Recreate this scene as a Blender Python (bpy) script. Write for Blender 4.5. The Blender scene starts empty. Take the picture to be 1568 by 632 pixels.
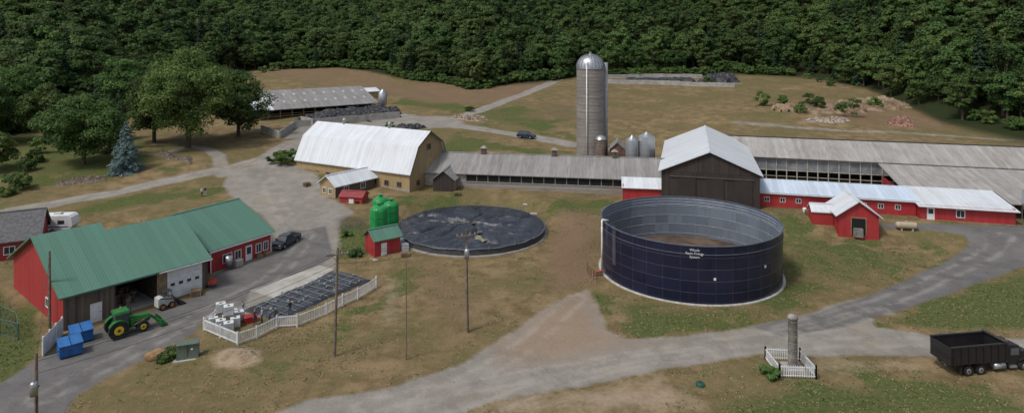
import bpy, math, random
import numpy as np
from mathutils import Vector, Matrix
random.seed(7); rng=np.random.default_rng(7)
scene=bpy.context.scene
COL=scene.collection
H0=33.0; F=1000.0; VH=50.0   # survey camera: height, focal (px), horizon row

# ---------------------------------------------------------------- terrain
def sstep(a,b,x):
    t=np.clip((x-a)/(b-a),0,1); return t*t*(3-2*t)
_by=[-400,0,93,104,114,128,145,170,200,260,320,400,2000]
_bz=[0,0,0,.6,1.7,2.5,4.8,5.8,7,10,14,15.5,16]
_ea=[-3,-.95,-.784,-.68,-.58,-.45,-.36,-.26,-.18,-.06,.05,.12,.35,.45,.54,.60,.66,.78,1.0,3]
_ey=[150,160,168,185,215,290,350,345,300,272,285,305,310,300,268,225,192,166,150,140]
def edgeY(X,Y):
    a=X/np.maximum(Y,30.); return np.interp(a,_ea,_ey)
def terrain(X,Y):
    X=np.asarray(X,float); Y=np.asarray(Y,float)
    z=np.interp(Y,_by,_bz)
    z=z+.12*np.sin(X*.21+1.3)*np.sin(Y*.17)+.06*np.sin(X*.53+Y*.31)
    # barnyard platform on the right
    q=Y+.27*(X-45)
    w=sstep(22,34,X)*sstep(103,111,q)*(1-sstep(158,172,q))
    z=z*(1-w)+2.1*w
    # forested hill
    e=edgeY(X,Y); a=X/np.maximum(Y,30.)
    sl=np.interp(a,[-1,-.5,-.2,.1,.35,.6,1],[.20,.15,.19,.27,.33,.42,.45])
    d=np.maximum(0,Y-e)
    z=z+sl*(np.sqrt(d*d+400)-20)*(Y>30)
    # rolling on far hill
    z=z+sstep(40,200,d)*6*np.sin(X*.013+2)*np.sin(Y*.011+1)
    # digester / tank pads
    for cx,cy,r,s,pz in ((-6.7,107.8,13.2,5.,.2),(24.7,91.3,13.6,3.5,0.),(-46,84,20,8,0.)):
        dd=np.hypot(X-cx,Y-cy); w=1-sstep(r,r+s,dd); z=z*(1-w)+pz*w
    # little spoil heap lower left + rear bank right
    z=z+.7*np.exp(-(((X+28)/3.2)**2+((Y-66.5)/1.6)**2))
    z=z+2.2*np.exp(-(((X-80)/22)**2+((Y-196)/9)**2))
    # low bank between the digester terrace and the road
    z=z+.45*np.exp(-(((X+9)/16)**2+((Y-77)/4.5)**2))+.35*np.exp(-(((X-10)/9)**2+((Y-57)/3.)**2))
    return z
def tz(x,y): return float(terrain(x,y))
def hit(u,v):
    Y=np.arange(35,1200,.25); X=(u-784)/F*Y
    zr=H0-(v-VH)/F*Y; t=terrain(X,Y)
    i=np.argmax(zr<=t)
    if not (zr<=t).any(): i=len(Y)-1
    if i>0:
        a=zr[i-1]-t[i-1]; b=t[i]-zr[i]; f=a/(a+b+1e-9); y=Y[i-1]+.25*f
    else: y=Y[0]
    return ((u-784)/F*y,y)
def at(u,v,z):
    y=(H0-z)*F/(v-VH); return ((u-784)/F*y,y)

# ---------------------------------------------------------------- materials
MC={}
class NT:
    def __init__(s,name):
        s.m=bpy.data.materials.new(name); s.m.use_nodes=True; s.t=s.m.node_tree; s.n=s.t.nodes; s.l=s.t.links
        s.b=s.n['Principled BSDF']
    def add(s,t,**k):
        n=s.n.new(t)
        for a,b in k.items(): setattr(n,a,b)
        return n
    def lk(s,a,b): s.l.new(a,b)
    def math(s,op,a,b=None,clamp=False):
        n=s.add('ShaderNodeMath',operation=op); n.use_clamp=clamp
        for i,x in enumerate((a,b)):
            if x is None: continue
            if isinstance(x,(int,float)): n.inputs[i].default_value=x
            else: s.lk(x,n.inputs[i])
        return n.outputs[0]
    def noise(s,vec,scale,detail=3,rough=.55):
        n=s.add('ShaderNodeTexNoise'); n.inputs['Scale'].default_value=scale; n.inputs['Detail'].default_value=detail; n.inputs['Roughness'].default_value=rough
        if vec is not None: s.lk(vec,n.inputs['Vector'])
        return n.outputs['Fac']
    def mix(s,f,a,b,mode='MIX'):
        n=s.add('ShaderNodeMix',data_type='RGBA',blend_type=mode)
        for i,x in ((0,f),(6,a),(7,b)):
            if isinstance(x,(int,float)): n.inputs[i].default_value=x
            elif isinstance(x,(tuple,list)): n.inputs[i].default_value=(x[0],x[1],x[2],1)
            else: s.lk(x,n.inputs[i])
        return n.outputs[2]
    def ramp(s,f,lo,hi):
        n=s.add('ShaderNodeMapRange'); n.interpolation_type='SMOOTHSTEP'
        n.inputs[1].default_value=lo; n.inputs[2].default_value=hi; s.lk(f,n.inputs[0]); return n.outputs[0]
    def bump(s,h,st,dist=.05):
        n=s.add('ShaderNodeBump'); n.inputs['Strength'].default_value=st; n.inputs['Distance'].default_value=dist
        s.lk(h,n.inputs['Height']); s.lk(n.outputs[0],s.b.inputs['Normal'])
    def obj(s): return s.add('ShaderNodeTexCoord').outputs['Object']
def sc(c,k): return tuple(min(1,x*k) for x in c)
def M(name,col,rough=.7,metal=0.,var=.18,scale=1.5,bump=0.,spec=.3):
    if name in MC: return MC[name]
    t=NT(name); o=t.obj()
    f=t.noise(o,scale,4); f2=t.noise(o,scale*7,2)
    c=t.mix(t.ramp(f,.3,.7),sc(col,1-var),sc(col,1+var))
    c=t.mix(t.math('MULTIPLY',t.ramp(f2,.45,.75),.35),c,sc(col,1-min(.9,var*1.6)))
    t.lk(c,t.b.inputs['Base Color']); t.b.inputs['Roughness'].default_value=rough; t.b.inputs['Metallic'].default_value=metal
    t.b.inputs['Specular IOR Level'].default_value=spec
    if bump: t.bump(f2,bump)
    MC[name]=t.m; return t.m
def ribbed(name,col,axis=0,sp=.9,rough=.45,metal=0.,var=.07,dirt=.25,dcol=(.16,.11,.07),vaxis=False,spec=.4):
    if name in MC: return MC[name]
    t=NT(name); o=t.obj(); s=t.add('ShaderNodeSeparateXYZ'); t.lk(o,s.inputs[0])
    x=s.outputs[axis]; xs=t.math('DIVIDE',x,sp)
    cell=t.math('FLOOR',xs); wn=t.add('ShaderNodeTexWhiteNoise',noise_dimensions='1D'); t.lk(cell,wn.inputs['W'])
    c=t.mix(wn.outputs['Value'],sc(col,1-var),sc(col,1+var))
    mp=t.add('ShaderNodeMapping'); t.lk(o,mp.inputs[0])
    sv=[.25,.25,.25]; sv[axis]=2.2
    mp.inputs['Scale'].default_value=sv
    st=t.noise(mp.outputs[0],1.3,5,.65)
    big=t.noise(o,.22,3)
    d=t.math('MULTIPLY',t.ramp(t.math('ADD',st,t.math('MULTIPLY',big,.5)),.62,1.0),dirt)
    c=t.mix(d,c,dcol)
    fr=t.math('FRACT',xs); seam=t.math('LESS_THAN',fr,.07)
    c=t.mix(t.math('MULTIPLY',seam,.35),c,sc(col,.55))
    t.lk(c,t.b.inputs['Base Color']); t.b.inputs['Roughness'].default_value=rough; t.b.inputs['Metallic'].default_value=metal
    t.b.inputs['Specular IOR Level'].default_value=spec
    w=t.math('ABSOLUTE',t.math('SUBTRACT',t.math('FRACT',t.math('MULTIPLY',xs,3.)),.5))
    t.bump(t.math('ADD',w,t.math('MULTIPLY',st,.5)),.35,.04)
    MC[name]=t.m; return t.m
def leafmat(name,c0,c1,c2,trans=.25):
    if name in MC: return MC[name]
    t=NT(name)
    a=t.add('ShaderNodeAttribute',attribute_name='tint'); oi=t.add('ShaderNodeObjectInfo')
    c=t.mix(a.outputs['Fac'],c0,c1)
    c=t.mix(t.math('MULTIPLY',oi.outputs['Random'],.7),c,c2)
    hs=t.add('ShaderNodeHueSaturation'); t.lk(c,hs.inputs['Color'])
    t.lk(t.math('ADD',.65,t.math('MULTIPLY',t.math('FRACT',t.math('MULTIPLY',oi.outputs['Random'],7.3)),.8)),hs.inputs['Value'])
    t.lk(t.math('ADD',.485,t.math('MULTIPLY',t.math('FRACT',t.math('MULTIPLY',oi.outputs['Random'],13.7)),.035)),hs.inputs['Hue'])
    t.lk(hs.outputs[0],t.b.inputs['Base Color']); t.b.inputs['Roughness'].default_value=.6; t.b.inputs['Specular IOR Level'].default_value=.2
    tr=t.add('ShaderNodeBsdfTranslucent'); t.lk(hs.outputs[0],tr.inputs[0])
    mx=t.add('ShaderNodeMixShader'); mx.inputs[0].default_value=trans
    t.lk(t.b.outputs[0],mx.inputs[1]); t.lk(tr.outputs[0],mx.inputs[2]); t.lk(mx.outputs[0],t.n['Material Output'].inputs[0])
    MC[name]=t.m; return t.m

# ---------------------------------------------------------------- mesh helpers
class MB:
    def __init__(s,mat): s.v=[]; s.f=[]; s.mat=mat; s.smooth=False
    def poly(s,pts):
        n=len(s.v); s.v+= [tuple(p) for p in pts]; s.f.append(tuple(range(n,n+len(pts))))
    def box(s,x0,x1,y0,y1,z0,z1):
        n=len(s.v)
        s.v+=[(x0,y0,z0),(x1,y0,z0),(x1,y1,z0),(x0,y1,z0),(x0,y0,z1),(x1,y0,z1),(x1,y1,z1),(x0,y1,z1)]
        s.f+=[tuple(n+i for i in q) for q in ((0,3,2,1),(4,5,6,7),(0,1,5,4),(1,2,6,5),(2,3,7,6),(3,0,4,7))]
    def obox(s,c,size,rz=0,ry=0):
        n=len(s.v); m=Matrix.Rotation(rz,3,'Z')@Matrix.Rotation(ry,3,'Y')
        for p in ((-1,-1,-1),(1,-1,-1),(1,1,-1),(-1,1,-1),(-1,-1,1),(1,-1,1),(1,1,1),(-1,1,1)):
            q=m@Vector((p[0]*size[0]/2,p[1]*size[1]/2,p[2]*size[2]/2)); s.v.append((c[0]+q.x,c[1]+q.y,c[2]+q.z))
        s.f+=[tuple(n+i for i in q) for q in ((0,3,2,1),(4,5,6,7),(0,1,5,4),(1,2,6,5),(2,3,7,6),(3,0,4,7))]
    def frustum(s,x0,x1,y0,y1,z0,X0,X1,Y0,Y1,z1):
        n=len(s.v)
        s.v+=[(x0,y0,z0),(x1,y0,z0),(x1,y1,z0),(x0,y1,z0),(X0,Y0,z1),(X1,Y0,z1),(X1,Y1,z1),(X0,Y1,z1)]
        s.f+=[tuple(n+i for i in q) for q in ((0,3,2,1),(4,5,6,7),(0,1,5,4),(1,2,6,5),(2,3,7,6),(3,0,4,7))]
    def slab(s,a,b,c,d,t):
        n=len(s.v)
        for p in (a,b,c,d): s.v.append(tuple(p))
        for p in (a,b,c,d): s.v.append((p[0],p[1],p[2]-t))
        s.f+=[tuple(n+i for i in q) for q in ((0,1,2,3),(7,6,5,4),(0,4,5,1),(1,5,6,2),(2,6,7,3),(3,7,4,0))]
    def cyl(s,p0,p1,r0,r1=None,n=12,caps=True):
        if r1 is None: r1=r0
        p0=Vector(p0); p1=Vector(p1); d=(p1-p0).normalized()
        a=d.orthogonal().normalized(); b=d.cross(a); k=len(s.v)
        for p,r in ((p0,r0),(p1,r1)):
            for i in range(n):
                t=2*math.pi*i/n; s.v.append(tuple(p+a*math.cos(t)*r+b*math.sin(t)*r))
        for i in range(n): s.f.append((k+i,k+(i+1)%n,k+n+(i+1)%n,k+n+i))
        if caps: s.f.append(tuple(k+n-1-i for i in range(n))); s.f.append(tuple(k+n+i for i in range(n)))
    def lathe(s,c,prof,n=32,a0=0,a1=2*math.pi):
        k=len(s.v); full=abs(a1-a0-2*math.pi)<1e-6; m=n if full else n+1
        for r,z in prof:
            for i in range(m):
                t=a0+(a1-a0)*i/n; s.v.append((c[0]+r*math.cos(t),c[1]+r*math.sin(t),c[2]+z))
        for j in range(len(prof)-1):
            for i in range(n):
                i2=(i+1)%m; s.f.append((k+j*m+i,k+j*m+i2,k+(j+1)*m+i2,k+(j+1)*m+i))
    def prof(s,pts,y0,y1):
        n=len(pts); k=len(s.v)
        s.v+=[(x,y0,z) for x,z in pts]+[(x,y1,z) for x,z in pts]
        s.f.append(tuple(range(k,k+n))); s.f.append(tuple(range(k+2*n-1,k+n-1,-1)))
        for i in range(n): s.f.append((k+i,k+n+i,k+n+(i+1)%n,k+(i+1)%n))
    def ball(s,c,r,n=12,m=8):
        prof=[(r[0]*math.sin(math.pi*j/m)+1e-4,-r[2]*math.cos(math.pi*j/m)) for j in range(m+1)]
        k=len(s.v); s.lathe((0,0,0),prof,n)
        for i in range(k,len(s.v)):
            x,y,z=s.v[i]; s.v[i]=(c[0]+x,c[1]+y*r[1]/r[0],c[2]+z)
    def mesh(s,name):
        me=bpy.data.meshes.new(name); me.from_pydata(s.v,[],s.f); me.materials.append(s.mat)
        if s.smooth: me.polygons.foreach_set('use_smooth',[True]*len(me.polygons))
        me.update(); return me
class Asm:
    def __init__(s,name,loc=(0,0,0),rz=0.,single=False):
        s.name=name; s.loc=loc; s.rz=rz; s.parts={}
    def p(s,part,mat,smooth=False):
        if part not in s.parts: s.parts[part]=MB(mat); s.parts[part].smooth=smooth
        return s.parts[part]
    def done(s,scale=1.):
        e=bpy.data.objects.new(s.name,None); COL.objects.link(e); e.location=s.loc; e.rotation_euler=(0,0,s.rz); e.scale=(scale,)*3
        e.empty_display_size=.5
        for k,m in s.parts.items():
            o=bpy.data.objects.new(k,m.mesh(k)); COL.objects.link(o); o.parent=e
        s.e=e; return e
def single(name,mb,loc=(0,0,0),rz=0):
    o=bpy.data.objects.new(name,mb.mesh(name)); COL.objects.link(o); o.location=loc; o.rotation_euler=(0,0,rz); return o

# --- palette
red=ribbed('red_siding',(.36,.026,.032),0,.6,.55,dirt=.2,var=.1)
redy=ribbed('red_siding_side',(.33,.024,.030),1,.6,.55,dirt=.2,var=.1)
green_roof=ribbed('green_metal_roof',(.085,.19,.140),0,.9,.42,dirt=.18,dcol=(.13,.17,.13),var=.07)
white_roof=ribbed('white_metal_roof',(.62,.655,.69),0,.9,.4,dirt=.3,dcol=(.33,.31,.30),var=.06)
white_roof_y=ribbed('white_metal_roof_y',(.62,.655,.69),1,.9,.4,dirt=.3,dcol=(.33,.31,.30),var=.06)
blue_white=ribbed('pale_blue_roof',(.51,.60,.71),0,.8,.38,dirt=.35,dcol=(.4,.38,.36),var=.12)
grey_roof=ribbed('weathered_grey_roof',(.25,.245,.24),0,.8,.6,dirt=.65,dcol=(.14,.12,.10),var=.15)
grey_roof2=ribbed('galvanised_roof',(.34,.325,.305),0,.8,.6,dirt=.6,dcol=(.19,.155,.125),var=.14)
tan=ribbed('tan_siding',(.36,.265,.135),0,.25,.75,dirt=.35,dcol=(.18,.13,.075),var=.1)
tany=ribbed('tan_siding_side',(.32,.235,.125),1,.25,.75,dirt=.35,dcol=(.18,.13,.075),var=.1)
dark_wood=ribbed('dark_brown_boards',(.036,.028,.025),0,.3,.8,dirt=.4,dcol=(.06,.05,.043),var=.25)
dark_woody=ribbed('dark_brown_boards_side',(.036,.028,.025),1,.3,.8,dirt=.4,dcol=(.06,.05,.043),var=.25)
old_wood=ribbed('weathered_boards',(.12,.092,.075),0,.28,.85,dirt=.5,dcol=(.055,.045,.038),var=.35)
stone=M('pale_block_wall',(.30,.29,.27),.9,var=.25,scale=1.2,bump=.3)
conc=M('concrete',(.34,.325,.30),.9,var=.18,scale=.5,bump=.2)
silo_c=ribbed('silo_staves',(.25,.228,.208),2,.75,.85,dirt=.6,dcol=(.125,.105,.095),var=.1)
white=M('white_paint',(.66,.67,.68),.5,var=.1)
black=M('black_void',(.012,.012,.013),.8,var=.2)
glass=M('window_glass',(.03,.035,.04),.12,var=.3,spec=.6)
galv=M('galvanised_steel',(.42,.44,.46),.35,.7,var=.15,scale=2)
steel=M('dark_steel',(.05,.05,.055),.5,.3,var=.2)
rubber=M('tyre_rubber',(.02,.02,.02),.85,var=.3)
pole_w=M('pole_wood',(.17,.13,.10),.9,var=.3,scale=3,bump=.3)
gtank=M('green_tank_paint',(.014,.24,.06),.35,var=.14,scale=1,spec=.4)
timber=M('timber',(.23,.165,.10),.85,var=.25)
skin=M('skin',(.45,.27,.19),.6,var=.08)

def gable(A,axis,a0,a1,b0,b1,zb,he,hr,wa,wb,roof,ov=.4,br=None,t=.14,front=True,ovb=None,walls='walls',roofn='roof'):
    """ridge runs along axis; a = along ridge, b = across"""
    mp=(lambda a,b,z:(a,b,z)) if axis=='x' else (lambda a,b,z:(b,a,z))
    if br is None: br=(b0+b1)/2
    if ovb is None: ovb=ov
    w1=A.p(walls+'_long',wa); w2=A.p(walls+'_gable',wb)
    if front: w1.poly([mp(a0,b0,zb),mp(a1,b0,zb),mp(a1,b0,he),mp(a0,b0,he)])
    w1.poly([mp(a1,b1,zb),mp(a0,b1,zb),mp(a0,b1,he),mp(a1,b1,he)])
    for a in (a0,a1): w2.poly([mp(a,b0,zb),mp(a,b1,zb),mp(a,b1,he),mp(a,br,hr),mp(a,b0,he)])
    s0=(hr-he)/(br-b0); s1=(hr-he)/(b1-br); r=A.p(roofn,roof); e=.03+t
    A0=a0-ov; A1=a1+ov
    r.slab(mp(A0,b0-ovb,he-s0*ovb+e),mp(A1,b0-ovb,he-s0*ovb+e),mp(A1,br,hr+e),mp(A0,br,hr+e),t)
    r.slab(mp(A0,br,hr+e+.002),mp(A1,br,hr+e+.002),mp(A1,b1+ovb,he-s1*ovb+e),mp(A0,b1+ovb,he-s1*ovb+e),t)
    c=A.p(roofn+'_ridge_cap',roof); 
    c.slab(mp(A0,br-.22,hr+e+.0),mp(A1,br-.22,hr+e+.0),mp(A1,br,hr+e+.07),mp(A0,br,hr+e+.07),.03)
    c.slab(mp(A0,br,hr+e+.07),mp(A1,br,hr+e+.07),mp(A1,br+.22,hr+e+.0),mp(A0,br+.22,hr+e+.0),.03)
def win(A,x,z,w,h,y,side='f',frame=None,g=None,nm='windows',fr=.1):
    fm=A.p(nm+'_frames',frame or white); gl=A.p(nm+'_glass',g or glass)
    def bx(m,x0,x1,z0,z1,d0,d1):
        if side=='f': m.box(x0,x1,y-d1,y-d0,z0,z1)
        elif side=='l': m.box(y-d1,y-d0,x0,x1,z0,z1)
        else: m.box(y+d0,y+d1,x0,x1,z0,z1)
    bx(gl,x,x+w,z,z+h,-.03,.04)
    bx(fm,x-fr,x,z-fr,z+h+fr,-.02,.08); bx(fm,x+w,x+w+fr,z-fr,z+h+fr,-.02,.08)
    bx(fm,x,x+w,z+h,z+h+fr,-.02,.08); bx(fm,x,x+w,z-fr,z,-.02,.08)
    bx(fm,x+w/2-.03,x+w/2+.03,z,z+h,.041,.06)
ang=lambda e:math.atan2(e[1],e[0])

# ================================================================ GROUND
ys=[-150,-100,-60,-30,0,15,25,32]; y=38.
while y<1500: ys.append(y); y+=max(.38,.0052*y)
xs=[0.]; x=0.; s=.5
while x<1500:
    if x>105: s*=1.045
    x+=s; xs.append(x)
xs=np.array(sorted([-a for a in xs[1:]]+xs)); ys=np.array(ys)
GX,GY=np.meshgrid(xs,ys); GZ=terrain(GX,GY)
def polysd(pts):
    P=np.array(pts); X=GX.ravel(); Y=GY.ravel()
    lo=P.min(0)-6; hi=P.max(0)+6
    idx=np.where((X>lo[0])&(X<hi[0])&(Y>lo[1])&(Y<hi[1]))[0]
    x=X[idx]; y=Y[idx]; d=np.full(len(idx),1e9); ins=np.zeros(len(idx),bool)
    for i in range(len(P)):
        a=P[i]; b=P[(i+1)%len(P)]; e=b-a; L=max(e@e,1e-9)
        t=np.clip(((x-a[0])*e[0]+(y-a[1])*e[1])/L,0,1)
        d=np.minimum(d,np.hypot(x-a[0]-t*e[0],y-a[1]-t*e[1]))
        c=((a[1]>y)!=(b[1]>y)); xi=a[0]+(y-a[1])*(b[0]-a[0])/(b[1]-a[1]+1e-12)
        ins^=c&(x<xi)
    return idx,np.where(ins,d,-d)
masks={k:np.zeros(GX.size) for k in ('gravel','asphalt','dirt','green','forest','track','wet','sand','umber')}
def area(kind,px,soft=1.2,val=1.,world=False):
    pts=px if world else [hit(u,v) for u,v in px]
    idx,sd=polysd(pts); m=np.clip(.5+sd/(2*soft),0,1)*val
    masks[kind][idx]=np.maximum(masks[kind][idx],m)
def line(kind,px,hw,soft=1.,val=1.,track=False):
    P=np.array([hit(u,v) for u,v in px]); X=GX.ravel(); Y=GY.ravel()
    for _ in range(2):
        Q=[P[0]]
        for i in range(len(P)-1): Q+= [P[i]*.75+P[i+1]*.25,P[i]*.25+P[i+1]*.75]
        P=np.array(Q+[P[-1]])
    lo=P.min(0)-8-hw; hi=P.max(0)+8+hw
    idx=np.where((X>lo[0])&(X<hi[0])&(Y>lo[1])&(Y<hi[1]))[0]; x=X[idx]; y=Y[idx]; d=np.full(len(idx),1e9)
    for i in range(len(P)-1):
        a=P[i]; e=P[i+1]-a; L=max(e@e,1e-9); t=np.clip(((x-a[0])*e[0]+(y-a[1])*e[1])/L,0,1)
        d=np.minimum(d,np.hypot(x-a[0]-t*e[0],y-a[1]-t*e[1]))
    if hw>0: masks[kind][idx]=np.maximum(masks[kind][idx],np.clip(.5+(hw-d)/(2*soft),0,1)*val)
    if track: masks['track'][idx]=np.maximum(masks['track'][idx],np.exp(-((d-1.)/.38)**2))
# gravel roads & yard
line('gravel',[(-60,342),(0,326),(130,303),(240,280),(330,262),(400,245)],2.2,track=True)
line('gravel',[(340,268),(335,235),(300,222),(262,232)],1.6,val=.9)
line('gravel',[(400,250),(450,215),(520,200),(600,190),(640,182),(700,182),(760,160),(830,133),(862,118),(900,112)],2.4,track=True)
line('gravel',[(560,165),(600,172),(650,186),(720,195),(800,208),(880,222)],2.6,track=True)
area('gravel',[(600,170),(650,178),(700,178),(720,195),(640,198),(560,205),(470,212),(430,212),(440,195),(540,190)],2.,.9)
area('gravel',[(350,262),(400,238),(450,216),(470,222),(452,240),(462,255),(488,270),(500,300),(545,325),(520,340),(518,385),(512,413),(430,457),(395,490),(330,475),(300,470),(322,440),(322,418),(413,388),(418,352),(385,318),(355,300),(342,285)],1.2,1.)
line('gravel',[(1130,188),(1250,198),(1400,204),(1568,216),(1640,222)],2.2,1.5,.6)
line('gravel',[(930,118),(1130,128)],3.5,2.,.5)
area('gravel',[(380,650),(470,612),(600,592),(700,560),(780,510),(850,462),(900,440),(918,470),(930,505),(960,518),(1060,512),(1200,490),(1330,452),(1340,500),(1430,514),(1620,520),(1640,552),(1430,545),(1240,545),(1180,540),(1050,560),(900,590),(760,612),(660,650)],.9)
area('dirt',[(760,530),(850,455),(895,432),(915,465),(925,500),(970,525),(870,550),(780,555)],2.5,1.)
area('asphalt',[(1150,500),(1250,480),(1360,440),(1440,405),(1484,372),(1478,360),(1420,352),(1350,349),(1350,342),(1420,342),(1510,345),(1640,345),(1640,390),(1568,408),(1480,440),(1380,475),(1300,500),(1200,515)],.7,.95)
area('asphalt',[(-80,680),(-60,610),(0,586),(60,548),(140,506),(322,446),(324,420),(415,388),(424,372),(440,352),(470,352),(500,345),(512,392),(490,407),(383,447),(378,465),(330,478),(312,488),(302,508),(240,540),(165,578),(120,605),(92,650),(80,680)],.6,.85)
line('gravel',[(560,622),(800,575),(1050,535),(1240,505),(1350,475)],0,track=True)
line('gravel',[(700,640),(900,565),(1100,535),(1300,520),(1560,533)],0,track=True)
line('gravel',[(640,618),(760,560),(840,500),(885,455)],0,track=True)
line('asphalt',[(60,610),(200,540),(330,470),(430,420),(470,360)],0,track=True)
line('asphalt',[(1200,505),(1380,455),(1500,395),(1540,360)],0,track=True)
line('gravel',[(440,340),(420,300),(400,262),(440,232)],0,track=True)
# wet stains
area('wet',[(515,335),(535,330),(562,336),(556,350),(520,352)],.8,.9); area('wet',[(380,262),(400,258),(420,268),(400,276)],1.5,.4)
area('wet',[(150,505),(240,470),(260,480),(170,520)],1.5,.5)
# green areas
for pg,s_,v_ in (([(0,440),(20,470),(62,500),(60,545),(0,580),(-60,600),(-60,440)],1.5,1.),
 ([(925,455),(960,505),(1060,505),(1200,480),(1260,440),(1180,430),(1150,468),(1000,468)],3,.72),
 ([(1330,495),(1420,465),(1568,412),(1600,405),(1600,510),(1440,508)],2,.78),
 ([(1060,615),(1200,590),(1400,570),(1568,600),(1600,650),(1100,660)],3,.78),
 ([(520,345),(568,345),(580,385),(545,395),(515,392)],1.2,.85),
 ([(60,335),(180,300),(340,288),(300,300),(200,320),(70,345)],3,.75),
 ([(380,275),(425,285),(405,298),(375,292)],1.5,.8),
 ([(445,262),(490,268),(495,276),(450,272)],1.,.85),
 ([(0,340),(60,345),(0,380)],2,.5),([(650,165),(850,165),(870,210),(800,200)],5,.62),
 ([(0,200),(100,215),(230,215),(240,260),(100,275),(0,300)],6,.68),
 ([(1190,320),(1290,370),(1460,385),(1440,410),(1250,440),(1200,400)],3,.58),
 ([(590,255),(700,205),(800,225),(880,235),(700,232)],3,.75),
 ([(615,150),(700,160),(760,172),(690,168),(600,160)],2,.9),([(820,165),(880,160),(885,182),(850,186)],3,.8),
 ([(840,300),(950,305),(925,330),(850,330)],2,.6),([(590,295),(700,295),(820,300),(840,315),(600,318)],2,.5),
 ([(420,500),(560,460),(600,420),(640,400),(600,480),(480,540)],3,.45),([(330,560),(430,560),(420,600),(340,600)],2,.5),
 ([(640,120),(760,130),(700,170),(600,160)],8,.2)): area('green',pg,s_,v_)
for pg in ([(370,100),(480,92),(620,125),(560,150),(440,120)],[(1180,150),(1400,150),(1480,200),(1300,190)],[(860,150),(1000,180),(880,185),(780,180)],
           [(620,400),(680,395),(760,470),(700,540),(640,480)],[(330,540),(420,530),(440,580),(350,575)]):
    area('umber',pg,4,.6)
area('umber',[(850,325),(915,320),(922,430),(900,440),(850,450),(830,400)],2.5,.85)
area('umber',[(640,128),(840,122),(845,130),(760,158),(650,160),(560,135)],5,.75)
area('umber',[(180,600),(420,560),(640,490),(690,540),(560,590),(400,620),(200,632)],5,.35)
for pg in ([(680,640),(760,610),(1010,572),(1060,600),(1080,640)],[(590,420),(612,430),(612,500),(580,500)],[(1180,548),(1420,552),(1400,566),(1230,570)],[(960,640),(1000,600),(1060,596),(1100,640)]):
    area('sand',pg,3,.68)
area('sand',[(325,548),(350,532),(398,535),(400,552),(370,562),(330,560)],.9,.95)
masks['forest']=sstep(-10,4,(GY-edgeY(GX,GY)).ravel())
ny,nx=GX.shape
me=bpy.data.meshes.new('ground'); V=np.stack([GX.ravel(),GY.ravel(),GZ.ravel()],1)
me.vertices.add(len(V)); me.vertices.foreach_set('co',V.ravel())
I=np.arange(ny*nx).reshape(ny,nx); Q=np.stack([I[:-1,:-1],I[:-1,1:],I[1:,1:],I[1:,:-1]],-1).reshape(-1,4)
me.loops.add(Q.size); me.loops.foreach_set('vertex_index',Q.ravel().astype(np.int32))
me.polygons.add(len(Q)); me.polygons.foreach_set('loop_start',(np.arange(len(Q))*4).astype(np.int32))
me.polygons.foreach_set('use_smooth',np.ones(len(Q),bool))
me.update(calc_edges=True)
for k,m in masks.items():
    a=me.attributes.new(k,'FLOAT','POINT'); a.data.foreach_set('value',m.astype(np.float32))
g=bpy.data.objects.new('ground',me); COL.objects.link(g)
t=NT('ground_material'); o=t.add('ShaderNodeNewGeometry').outputs['Position']
def att(n): return t.add('ShaderNodeAttribute',attribute_name=n).outputs['Fac']
n1=t.noise(o,.055,5,.6); n2=t.noise(o,.35,5,.65); n3=t.noise(o,2.2,4,.7); n4=t.noise(o,9,2)
mpn=t.add('ShaderNodeMapping'); t.lk(o,mpn.inputs[0]); mpn.inputs['Location'].default_value=(31,17,0); n5=t.noise(mpn.outputs[0],.14,4,.65)
n6=t.noise(mpn.outputs[0],.8,5,.7)
def soft(a,amt,k,nn=n3):
    x=t.math('ADD',a,t.math('MULTIPLY',t.math('SUBTRACT',nn,.5),amt))
    return t.math('ADD',t.math('MULTIPLY',t.math('SUBTRACT',x,.5),k),.5,True)
mixn=t.math('ADD',t.math('MULTIPLY',n2,.6),t.math('MULTIPLY',n3,.4))
grass=t.mix(t.ramp(n2,.38,.64),(.130,.098,.048),(.235,.172,.092))
grass=t.mix(t.ramp(n1,.42,.62),grass,t.mix(n3,(.095,.085,.036),(.165,.132,.062)))
grass=t.mix(t.math('MULTIPLY',t.ramp(n6,.5,.66),.5),grass,(.245,.16,.095))
gcol=t.mix(t.ramp(n3,.35,.7),(.052,.075,.020),(.10,.118,.038))
gf=t.math('ADD',t.math('MULTIPLY',t.ramp(n5,.47,.64),.55),att('green'))
gf=t.ramp(t.math('MULTIPLY',gf,t.math('ADD',.1,t.math('ADD',n2,t.math('MULTIPLY',n6,.7)))),.36,.74)
grass=t.mix(t.math('MULTIPLY',gf,.92),grass,gcol)
grass=t.mix(soft(t.math('MULTIPLY',att('umber'),.9),1.1,1.6,mixn),grass,t.mix(n3,(.14,.09,.056),(.215,.145,.092)))
grass=t.mix(t.math('MULTIPLY',t.ramp(n6,.42,.3),.35),grass,(.07,.065,.03))
grass=t.mix(t.math('MULTIPLY',t.ramp(n3,.55,.8),.3),grass,(.065,.06,.03))
grass=t.mix(t.math('MULTIPLY',t.ramp(n4,.55,.8),.35),grass,(.28,.21,.13))
dirtc=t.mix(n3,(.205,.145,.098),(.30,.222,.155))
c=t.mix(soft(att('sand'),1.1,2.2,mixn),grass,t.mix(n3,(.25,.185,.125),(.36,.285,.20)))
grav=t.mix(t.ramp(n2,.3,.7),(.205,.19,.168),(.295,.275,.24)); grav=t.mix(t.math('MULTIPLY',n4,.5),grav,(.18,.166,.145))
grav=t.mix(t.math('MULTIPLY',t.ramp(n5,.5,.7),.4),grav,(.25,.198,.142))
grav=t.mix(t.math('MULTIPLY',t.ramp(n6,.55,.75),.4),grav,(.34,.315,.28))
grav=t.mix(t.math('MULTIPLY',att('dirt'),.8),grav,dirtc)
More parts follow.
